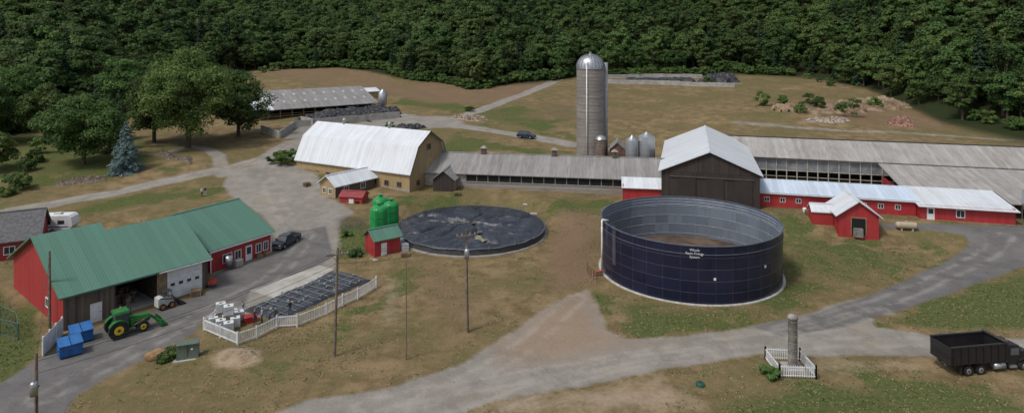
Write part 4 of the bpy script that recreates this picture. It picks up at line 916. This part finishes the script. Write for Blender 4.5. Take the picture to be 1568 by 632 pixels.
# dumpsters
blue=M('dumpster_blue',(.018,.10,.31),.5,var=.25,scale=1.5)
for u,v in ((120,524),(103,545)):
    x,y=hit(u,v); A=Asm('blue_dumpster',(x,y+.4,0),.75)
    b=A.p('bin',blue); w_,d_=2.0,1.6
    b.poly([(-w_/2,-d_/2,.15),(w_/2,-d_/2,.15),(w_/2,-d_/2,1.25),(-w_/2,-d_/2,1.25)]); b.poly([(-w_/2,d_/2,.15),(w_/2,d_/2,.15),(w_/2,d_/2,1.6),(-w_/2,d_/2,1.6)])
    for s_ in (-1,1):
        b.poly([(s_*w_/2,-d_/2,.15),(s_*w_/2,d_/2,.15),(s_*w_/2,d_/2,1.6),(s_*w_/2,-d_/2,1.25)]); A.p('sleeves',blue).box(s_*w_/2-.07,s_*w_/2+.07,-.5,.5,.75,.9)
    b.poly([(-w_/2,-d_/2,.15),(w_/2,-d_/2,.15),(w_/2,d_/2,.15),(-w_/2,d_/2,.15)])
    for s_ in (-1,0,1): A.p('ribs',blue).box(s_*.8-.04,s_*.8+.04,-d_/2-.07,-d_/2-.002,.2,1.2)
    A.p('lid',M('lid_blue',(.03,.13,.34),.45)).slab((-w_/2-.05,-d_/2-.08,1.3),(-.03,-d_/2-.08,1.3),(-.03,d_/2+.05,1.66),(-w_/2-.05,d_/2+.05,1.66),.05); A.p('lid',blue).slab((.03,-d_/2-.08,1.3),(w_/2+.05,-d_/2-.08,1.3),(w_/2+.05,d_/2+.05,1.66),(.03,d_/2+.05,1.66),.05)
    for a in (-.8,.8):
        for c_ in (-.6,.6): A.p('wheels',rubber).cyl((a-.04,c_,.09),(a+.04,c_,.09),.09)
    A.done()
A=Asm('chain_link_fence'); pts_=[hit(-20,500),hit(0,512),hit(28,520),hit(24,502),hit(0,490)]
for a,b in zip(pts_[:-1],pts_[1:]):
    L=math.dist(a,b); n=max(1,int(L/2))
    for i in range(n+1): x=a[0]+(b[0]-a[0])*i/n; y=a[1]+(b[1]-a[1])*i/n; A.p('posts',M('fence_green',(.10,.18,.14),.5)).cyl((x,y,-.2),(x,y,1.8),.035,n=6)
    for hh in (.1,1.75): A.p('rails',MC['fence_green']).cyl((*a,hh),(*b,hh),.025,n=5)
    n=int(L/.16)
    for i in range(n): 
        x=a[0]+(b[0]-a[0])*i/n; y=a[1]+(b[1]-a[1])*i/n; x2=a[0]+(b[0]-a[0])*min(1,(i+6)/n); y2=a[1]+(b[1]-a[1])*min(1,(i+6)/n)
        A.p('mesh',MC['fence_green']).cyl((x,y,.1),(x2,y2,1.7),.006,n=3,caps=False); A.p('mesh',MC['fence_green']).cyl((x2,y2,.1),(x,y,1.7),.006,n=3,caps=False)
A.done()
# IBC totes
tot=M('tote_plastic',(.60,.62,.62),.4,var=.1)
for (u,v,lv) in ((326,500,0),(338,504,0),(350,508,0),(336,494,0),(348,497,0),(360,500,0),(338,494,1),(350,498,1),(366,490,0),(356,488,0)):
    x,y=hit(u,v); A=Asm('ibc_tote',(x,y,.03+lv*1.17),.5+rng.uniform(-.1,.1))
    A.p('bottle',tot).box(-.5,.5,-.45,.45,.16,1.1); A.p('cap',M('cap_black',(.03,.03,.03),.5)).cyl((0,0,1.1),(0,0,1.15),.12); A.p('pallet',timber).box(-.55,.55,-.5,.5,0,.13)
    for k in range(6):
        xx=-.52+k*.208; A.p('cage',galv).cyl((xx,-.48,.13),(xx,-.48,1.12),.015,n=4); A.p('cage',galv).cyl((xx,.48,.13),(xx,.48,1.12),.015,n=4)
    for zz in (.4,.75,1.1):
        for s_ in (-.48,.48): A.p('cage',galv).cyl((-.52,s_,zz),(.52,s_,zz),.015,n=4)
        for s_ in (-.53,.53): A.p('cage',galv).cyl((s_,-.48,zz),(s_,.48,zz),.015,n=4)
    A.done()
x,y=hit(383,492); A=Asm('red_storage_bin',(x,y,0),.6); A.p('tub',M('bin_red',(.4,.03,.03),.5)).frustum(-.6,.6,-.45,.45,0,-.7,.7,-.52,.52,.7); A.p('lid',M('bin_lid',(.3,.03,.03),.5)).box(-.74,.74,-.56,.56,.701,.77); A.done()
def pallets(u,v,n,rz):
    x,y=hit(u,v); A=Asm('pallet_stack',(x,y,tz(x,y)),rz)
    for k in range(n):
        for i in range(6): A.p('deck',timber).box(-.6,.6,-.5+i*.18,-.4+i*.18,k*.15+.11,k*.15+.14)
        for yy in (-.5,0,.42): A.p('runners',timber).box(-.6,-.5,yy,yy+.08,k*.15,k*.15+.108); A.p('runners',timber).box(.5,.6,yy,yy+.08,k*.15,k*.15+.108)
    A.done()
pallets(300,452,5,.4); pallets(620,392,4,.2); pallets(1240,330,6,.1); pallets(470,285,5,.8); pallets(700,298,4,.1)
for u,v,c_ in ((248,446,blue),(241,450,steel),(1232,326,white),(1400,330,blue)):
    x,y=hit(u,v); A=Asm('steel_drum',(x,y,tz(x,y))); A.p('drum',c_,True).lathe((0,0,0),[(.01,0),(.29,0),(.29,.29),(.305,.31),(.29,.33),(.29,.58),(.305,.6),(.29,.62),(.29,.9),(.27,.9),(.27,.87),(.01,.87)],16); A.done()

# ================================================================ VEHICLES
def wheel(A,c,r,w,rimmat=None,hub=.55,pre=''):
    A.p(pre+'tyres',rubber).cyl((c[0],c[1]-w/2,c[2]),(c[0],c[1]+w/2,c[2]),r,n=22)
    for s_ in (-1,1): A.p(pre+'rims',rimmat or galv).cyl((c[0],c[1]+s_*w/2,c[2]),(c[0],c[1]+s_*(w/2+.02),c[2]),r*hub,r*hub*.9,n=16)
    for s_ in (-1,1): A.p(pre+'hubs',steel).cyl((c[0],c[1]+s_*(w/2+.02),c[2]),(c[0],c[1]+s_*(w/2+.06),c[2]),r*.18,n=8)
def arcpts(cx,r,z0,n=7): return [(cx-r*math.cos(math.pi*i/(n-1)),z0+r*math.sin(math.pi*i/(n-1))) for i in range(n)]
def car(name,loc,rz,body,pick=True):
    A=Asm(name,loc,rz); L=5.4 if pick else 4.7; wb=1.65 if pick else 1.4; r=.38; hw=.95
    pts=[(-L/2,.45)]+arcpts(-wb,.46,.42)+arcpts(wb,.46,.42)+[(L/2,.45),(L/2,.78),(L/2-.12,1.0),(L/2-1.25,1.13),(-L/2+.05,1.13),(-L/2,.9)]
    A.p('body',body).prof(pts,-hw,hw)
    x0,x1=((-.75,1.45) if pick else (-2.2,1.15)); 
    A.p('cabin_glass',glass).frustum(x0,x1,-.88,.88,1.131,x0+(.12 if pick else .25),x1-.65,-.72,.72,1.72)
    A.p('cabin_roof',body).frustum(x0+.1,x1-.6,-.74,.74,1.721,x0+.2,x1-.72,-.66,.66,1.8)
    for s_ in (-1,1):
        for xx in (x0+.1,(x0+x1-.3)/2): A.p('pillars',body).slab((xx,s_*.90,1.14),(xx+.12,s_*.90,1.14),(xx+.18,s_*.745,1.73),(xx+.06,s_*.745,1.73),.02)
        A.p('mirrors',body).box(x1-.5,x1-.35,s_*.95-.02 if s_>0 else -1.15,1.15 if s_>0 else -.93,1.15,1.32)
        A.p('headlights',M('lamp_glass',(.6,.6,.58),.15)).box(L/2-.06,L/2+.012,s_*.72-.18,s_*.72+.18,.72,.9); A.p('tail_lights',M('tail_red',(.35,.01,.01),.3)).box(-L/2-.012,-L/2+.05,s_*.82-.1,s_*.82+.1,.75,1.05)
        for xx in (-wb,wb): wheel(A,(xx,s_*(hw-.13),r),r,.26)
    A.p('grille',steel).box(L/2-.03,L/2+.015,-.5,.5,.65,.88); A.p('bumpers',galv if pick else steel).box(L/2-.02,L/2+.12,-.93,.93,.42,.6); A.p('bumpers',galv).box(-L/2-.12,-L/2+.02,-.9,.9,.45,.6)
    if pick:
        A.p('bed_inside',black).box(-L/2+.12,x0-.1,-.8,.8,1.134,1.14)
        for s_ in (-1,1): A.p('bed_rails',body).box(-L/2+.02,x0-.02,s_*.88-.06,s_*.88+.06,1.132,1.25)
        A.p('tailgate',body).box(-L/2+.01,-L/2+.09,-.82,.82,1.132,1.25)
    A.done()
x,y=hit(429,382); car('pickup_truck',(x+.2,y+2,tz(x,y)),math.radians(-105),M('dark_car_paint',(.02,.03,.05),.25,var=.1,spec=.6))
x,y=hit(806,212); car('parked_suv',(x,y,tz(x,y)+.02),math.radians(-25),M('navy_car_paint',(.02,.03,.07),.25,var=.1,spec=.6),False)
A=Asm('camper_trailer',(-73.2,105.5,tz(-73.2,105.5)),.12); A.p('body',white).prof([(-2.6,.5),(2.,.5),(2.6,1.2),(2.4,2.5),(2.,2.85),(-2.4,2.85),(-2.6,2.5)],-1.15,1.15); A.p('windows',glass).box(-1.8,-.6,-1.17,-1.152,1.5,2.1); A.p('windows',glass).box(.4,1.4,-1.17,-1.152,1.5,2.1); A.p('stripe',blue).box(-2.5,2.,-1.165,-1.151,1.0,1.15); A.p('roof_unit',M('ac_grey',(.5,.5,.5),.6)).box(-.6,.5,-.35,.35,2.852,3.1)
for s_ in (-1,1): wheel(A,(-.4,s_*1.05,.36),.36,.22)
A.p('hitch',steel).box(2.,3.5,-.06,.06,.45,.55); A.done()
# tractor
jd=M('tractor_green',(.02,.14,.03),.4,var=.15); yel=M('tractor_yellow',(.58,.42,.02),.4,var=.1)
x,y=hit(188,514); A=Asm('green_tractor',(x,y+.7,0),math.radians(44))
for s_ in (-1,1):
    wheel(A,(-1.0,s_*.95,.95),.95,.5,yel,.5,'rear_'); wheel(A,(1.45,s_*.85,.62),.62,.38,yel,.5,'front_')
    for k in range(18):
        a=k*math.pi/9; A.p('lugs',rubber).obox((-1+.97*math.cos(a),s_*.95,.95+.97*math.sin(a)),(.08,.48,.07),0,-a)
    A.p('fenders',jd).prof([(-1-1.05*math.cos(q),.95+1.05*math.sin(q)) for q in np.linspace(.5,2.7,8)]+[(-1-1.*math.cos(q),.95+1.*math.sin(q)) for q in np.linspace(2.7,.5,8)],s_*.62,s_*1.2)
A.p('hood',jd).prof([(.1,.95),(2.2,.9),(2.3,1.1),(2.2,1.6),(.1,1.85)],-.38,.38); A.p('grille',steel).box(2.22,2.32,-.3,.3,.95,1.45); A.p('chassis',steel).box(-1.4,2.,-.3,.3,.6,.95)
A.p('hood_stripe',yel).box(.3,2.1,-.392,-.381,1.25,1.33)
A.p('cab_base',jd).box(-1.35,.1,-.62,.62,.95,1.5)
A.p('cab_glass',M('cab_glass',(.05,.07,.07),.1,spec=.6)).frustum(-1.25,.1,-.68,.68,1.5,-1.15,-.02,-.62,.62,2.55); A.p('cab_roof',jd).frustum(-1.4,.2,-.8,.8,2.551,-1.3,.1,-.7,.7,2.78)
for xx in (-1.24,.08):
    for s_ in (-1,1): A.p('cab_pillars',steel).cyl((xx,s_*.69,1.5),(xx*.93,s_*.63,2.55),.04,n=5)
A.p('exhaust',steel).cyl((.5,.45,1.5),(.5,.45,2.7),.05); A.p('beacon',M('amber',(.7,.3,.02),.3)).cyl((-.5,.5,2.78),(-.5,.5,2.95),.06)
for s_ in (-1,1):
    A.p('loader_arms',jd).cyl((.2,s_*.58,1.6),(2.1,s_*.58,1.5),.1,n=6); A.p('loader_arms',jd).cyl((2.1,s_*.58,1.5),(3.2,s_*.58,.6),.09,n=6); A.p('loader_rams',galv).cyl((.6,s_*.58,.9),(1.9,s_*.58,1.4),.05,n=6); A.p('loader_mounts',jd).box(.3,.6,s_*.58-.07,s_*.58+.07,.7,1.6)
b=A.p('bucket',jd); b.poly([(3.2,-1.1,.15),(3.2,1.1,.15),(3.2,1.1,.85),(3.2,-1.1,.85)]); b.poly([(3.2,-1.1,.15),(3.2,1.1,.15),(4.0,1.1,.1),(4.0,-1.1,.1)])
for s_ in (-1.1,1.1): b.poly([(3.2,s_,.15),(4.,s_,.1),(3.35,s_,.85),(3.2,s_,.85)])
A.done(.98)
# skid steer
x,y=hit(254,470); A=Asm('skid_steer_loader',(x,y,.0),.9); A.p('body',M('skid_white',(.5,.5,.48),.5)).prof([(-1.1,.35),(.7,.35),(.7,.9),(-.6,1.5),(-1.1,1.4)],-.55,.55)
A.p('cab_frame',steel).box(-.4,-.34,-.5,.5,.9,1.95); A.p('cab_roof',steel).box(-.45,.55,-.5,.5,1.95,2.02); 
for s_ in (-1,1):
    A.p('cab_frame',steel).cyl((.5,s_*.48,.85),(.45,s_*.48,1.95),.035,n=5); A.p('arms',steel).cyl((-.9,s_*.65,1.45),(1.1,s_*.65,.9),.07,n=6); A.p('arms',steel).cyl((1.1,s_*.65,.9),(1.4,s_*.65,.3),.06,n=6)
    for xx in (-.65,.4): wheel(A,(xx,s_*.7,.38),.38,.25,M('orange_rim',(.5,.15,.03),.5))
A.p('bucket',steel).prof([(1.35,.1),(2.1,.05),(1.5,.6),(1.35,.6)],-.85,.85); A.done()
x,y=hit(326,438); A=Asm('red_rotary_tiller',(x,y,0),.3); rr=M('implement_red',(.4,.05,.03),.5); A.p('hood',rr).prof([(-.5,.5),(-.4,.8),(.3,.85),(.5,.5)],-.7,.7); A.p('rotor',steel).cyl((0,-.68,.35),(0,.68,.35),.3,n=10)
for k in range(7): A.p('tines',steel).obox((0,-.6+k*.2,.35),(.72,.04,.06),0,k*.5)
A.p('mast',rr).cyl((-.4,0,.8),(-.7,0,1.3),.05); A.p('mast',rr).cyl((.3,0,.8),(-.7,0,1.3),.04); A.p('wheels',rubber).cyl((-.7,-.5,.2),(-.7,-.35,.2),.2); A.done()
# dump truck
bk=M('black_truck_paint',(.018,.018,.02),.35,var=.15,spec=.5)
A=Asm('black_dump_truck',(41.8,63.6,0),math.radians(9)); b=A.p('dump_body',bk); L=6.; hw=1.27
for s_ in (-1,1):
    b.box(0,L,s_*hw-.05,s_*hw+.05,1.25,2.85)
    for k in range(8): A.p('side_ribs',bk).box(.15+k*.82,.27+k*.82,min(s_*hw+s_*.051,s_*hw+s_*.15),max(s_*hw+s_*.051,s_*hw+s_*.15),1.25,2.8)
    A.p('top_rails',bk).box(-.05,L+.1,s_*hw-.11,s_*hw+.11,2.851,2.99); A.p('dump_frame',M('frame_grey',(.10,.10,.10),.6)).box(0,8.8,s_*.45-.08,s_*.45+.08,.85,1.1)
b.box(-.08,0,-hw,hw,1.2,2.85); b.box(L,L+.08,-hw,hw,1.25,3.05); b.box(0,L,-hw+.05,hw-.05,1.2,1.3)
A.p('tailgate_ribs',bk).box(-.14,-.081,-1.2,1.2,1.9,2.05); A.p('load_residue',M('soil_residue',(.09,.06,.04),.95,var=.4)).box(.1,L-.1,-hw+.06,hw-.06,1.301,1.4)
A.p('tarp_roll',M('tarp_roll',(.05,.045,.04),.7)).cyl((L-.1,-1.3,3.1),(L-.1,1.3,3.1),.13)
for xx in (1.9,3.25):
    for s_ in (-1,1): wheel(A,(xx,s_*.95,.52),.52,.55,galv,.5)
for s_ in (-1,1): wheel(A,(8.1,s_*1.05,.52),.52,.32,galv,.5)
A.p('axles',steel).cyl((1.9,-1,.52),(1.9,1,.52),.1); A.p('axles',steel).cyl((3.25,-1,.52),(3.25,1,.52),.1); A.p('axles',steel).cyl((8.1,-1,.52),(8.1,1,.52),.08)
A.p('fuel_tanks',galv,True).cyl((4.7,-1.05,.75),(5.9,-1.05,.75),.32,n=16); A.p('mudflaps',rubber).box(1.1,1.13,-1.25,-.7,.2,1.1)
A.p('cab',bk).prof([(6.4,.7),(7.9,.7),(7.9,1.6),(7.65,2.5),(6.5,2.6),(6.4,2.5)],-1.0,1.0); A.p('hood',bk).prof([(7.91,.8),(9.3,.8),(9.35,1.4),(9.2,1.65),(7.91,1.8)],-.75,.75); A.p('front_fenders',bk).prof([(7.6,1.05),(7.7,1.2),(8.,1.3),(8.4,1.25),(8.7,.9),(8.6,.9),(8.35,1.15),(7.95,1.2)],-1.25,1.25)
for s_ in (-1,1): A.p('side_glass',M('cab_side_glass',(.10,.12,.14),.1,spec=.7)).box(6.75,7.65,min(s_*1.001,s_*1.015),max(s_*1.001,s_*1.015),1.6,2.25)
A.p('windscreen',glass).slab((7.92,-.9,1.7),(7.92,.9,1.7),(7.69,.9,2.4),(7.69,-.9,2.4),.02); A.p('exhaust_stack',galv).cyl((6.3,-.95,1.),(6.3,-.95,3.2),.09); A.p('grille',galv).box(9.33,9.38,-.5,.5,.9,1.35); A.p('bumper',galv).box(9.35,9.5,-1.2,1.2,.45,.75); A.p('steps',galv).box(6.5,7.3,-1.2,-1.01,.45,.65)
A.done()

# ================================================================ PEOPLE
def skinobj(name,V,E,Rr,mat,parent,root=0):
    me=bpy.data.meshes.new(name); me.from_pydata(V,E,[]); me.materials.append(mat); o=bpy.data.objects.new(name,me); COL.objects.link(o); o.parent=parent
    md=o.modifiers.new('skin','SKIN'); sv=me.skin_vertices[0].data
    for i,r_ in enumerate(Rr): sv[i].radius=(r_,r_*.85) if isinstance(r_,float) else r_
    sv[root].use_root=True
    s_=o.modifiers.new('sub','SUBSURF'); s_.levels=1; s_.render_levels=2; return o
def clothes(name,shirt,pants):
    t=NT(name); o=t.obj(); s=t.add('ShaderNodeSeparateXYZ'); t.lk(o,s.inputs[0]); z=s.outputs[2]
    n=t.noise(o,8,3); c=t.mix(t.math('GREATER_THAN',z,.98),pants,shirt); c=t.mix(t.math('LESS_THAN',z,.09),c,(.03,.025,.02)); c=t.mix(t.math('GREATER_THAN',z,1.50),c,(.45,.27,.19)); c=t.mix(t.math('MULTIPLY',n,.3),c,(.02,.02,.02)); t.lk(c,t.b.inputs['Base Color']); t.b.inputs['Roughness'].default_value=.9; return t.m
def person(u,v,rz,shirt,pants,hair,step=.1,arm=.0,s=1.,k=0,dz=0.):
    x,y=hit(u,v); e=bpy.data.objects.new('person',None); COL.objects.link(e); e.location=(x,y,tz(x,y)+.02+dz); e.rotation_euler=(0,0,rz); e.scale=(s,)*3
    V=[(0,0,.95),(0,0,1.12),(0,0,1.33),(0,0,1.46),(0,0,1.54)]; E=[(0,1),(1,2),(2,3),(3,4)]; Rr=[(.15,.11),(.13,.10),(.17,.11),(.09,.07),.055]
    hands=[]
    for sd in (-1,1):
        b=len(V); st=step*sd
        V+=[(.09*sd,0,.88),(.10*sd,-st*.5-.02,.5),(.10*sd,-st+(.08 if st<0 else 0),.09),(.11*sd,-st-.16,.04)]; E+=[(0,b),(b,b+1),(b+1,b+2),(b+2,b+3)]; Rr+=[.095,.065,.045,(.045,.035)]
        b=len(V); fwd=-.1-arm*(.25 if sd>0 else .1); el=(.23*sd,.02-arm*.08,1.16); wr=(.24*sd,fwd-.04,.92+arm*.22)
        V+=[(.19*sd,0,1.40),el,wr]; E+=[(2,b),(b,b+1),(b+1,b+2)]; Rr+=[.06,.045,.03]; hands.append((Vector(wr),(Vector(wr)-Vector(el)).normalized(),sd))
    skinobj('clothed_body',V,E,Rr,clothes('clothes%d'%k,shirt,pants),e)
    for w_,d_,sd in hands:
        side=d_.cross(Vector((1,0,0))).normalized(); V=[tuple(w_),tuple(w_+d_*.08)]; E=[(0,1)]; Rr=[.024,(.036,.016)]
        for q in range(4):
            b=len(V); off=side*(-.03+.02*q); ln=(.07,.08,.075,.06)[q]; V+=[tuple(w_+d_*.09+off),tuple(w_+d_*(.09+ln*.55)+off),tuple(w_+d_*(.09+ln)+off-Vector((.02*sd,0,0)))]; E+=[(1,b),(b,b+1),(b+1,b+2)]; Rr+=[.009,.0085,.007]
        b=len(V); V+=[tuple(w_+d_*.04+side*-.035),tuple(w_+d_*.08+side*-.06)]; E+=[(0,b),(b,b+1)]; Rr+=[.011,.009]
        skinobj('hand',V,E,Rr,skin,e)
    h=MB(skin); h.smooth=True; h.ball((0,-.01,1.66),(.078,.098,.118),16,12); h.ball((0,-.112,1.655),(.014,.02,.022),8,6)
    for sd in (-1,1): h.ball((.079*sd,0,1.655),(.012,.022,.032),8,6)
    h.cyl((0,.0,1.49),(0,-.005,1.6),.05,.05,10); o=bpy.data.objects.new('head',h.mesh('head')); COL.objects.link(o); o.parent=e
    f=MB(M('face_detail',(.05,.03,.03),.4)); 
    for sd in (-1,1): f.ball((.03*sd,-.097,1.672),(.011,.008,.007),8,6)
    f.ball((0,-.099,1.61),(.024,.008,.006),8,6); o=bpy.data.objects.new('eyes_and_mouth',f.mesh('face')); COL.objects.link(o); o.parent=e
    hr=MB(M('hair%d'%k,hair,.8)); hr.smooth=True; hr.ball((0,.018,1.69),(.088,.1,.105),14,10); o=bpy.data.objects.new('hair',hr.mesh('hair')); COL.objects.link(o); o.parent=e
person(390,497,.6,(.05,.05,.06),(.03,.035,.05),(.04,.03,.02),.1,.5,k=1)
person(401,494,-1.,(.35,.35,.36),(.03,.04,.08),(.2,.2,.2),.05,.3,k=2)
person(412,497,2.2,(.08,.1,.16),(.04,.04,.045),(.05,.03,.02),.15,.6,k=3)
person(422,494,.2,(.04,.04,.045),(.06,.05,.04),(.03,.02,.02),.08,.2,k=4)
person(444,486,-2.2,(.03,.03,.03),(.05,.06,.1),(.06,.04,.02),.12,.4,k=5,dz=.3)
person(372,484,1.4,(.3,.32,.36),(.03,.03,.04),(.05,.03,.02),.1,.4,k=6)
person(309,301,.4,(.6,.6,.62),(.1,.02,.03),(.05,.03,.02),.2,.1,k=7); person(314,300,.9,(.05,.05,.06),(.6,.6,.6),(.05,.03,.02),.2,.1,k=8)

# ================================================================ LIGHT + CAMERA
el=math.radians(56); az=math.radians(232)
dirv=Vector((math.sin(az)*math.cos(el),math.cos(az)*math.cos(el),math.sin(el)))
w=bpy.data.worlds.new('World'); scene.world=w; w.use_nodes=True; nt=w.node_tree; bg=nt.nodes['Background']
sky=nt.nodes.new('ShaderNodeTexSky'); sky.sky_type='NISHITA'; sky.sun_disc=False; sky.sun_elevation=el; sky.sun_rotation=az; sky.dust_density=3; sky.air_density=1
hs=nt.nodes.new('ShaderNodeHueSaturation'); hs.inputs['Saturation'].default_value=.5; nt.links.new(sky.outputs[0],hs.inputs['Color']); nt.links.new(hs.outputs[0],bg.inputs[0]); bg.inputs[1].default_value=.14
sl=bpy.data.lights.new('sun','SUN'); sl.energy=1.9; sl.angle=math.radians(10); sl.color=(1,.965,.91); so=bpy.data.objects.new('sun',sl); COL.objects.link(so); so.rotation_euler=dirv.to_track_quat('Z','Y').to_euler()
cam=bpy.data.cameras.new('camera'); co=bpy.data.objects.new('camera',cam); COL.objects.link(co); co.location=(0,0,H0); co.rotation_euler=(math.pi/2,0,0)
cam.sensor_width=36; cam.lens=36*F/1568; cam.shift_y=-(316-VH)/1568; cam.clip_end=6000; cam.clip_start=.5
scene.camera=co
scene.view_settings.view_transform='Standard'; scene.view_settings.look='None'; scene.view_settings.exposure=0
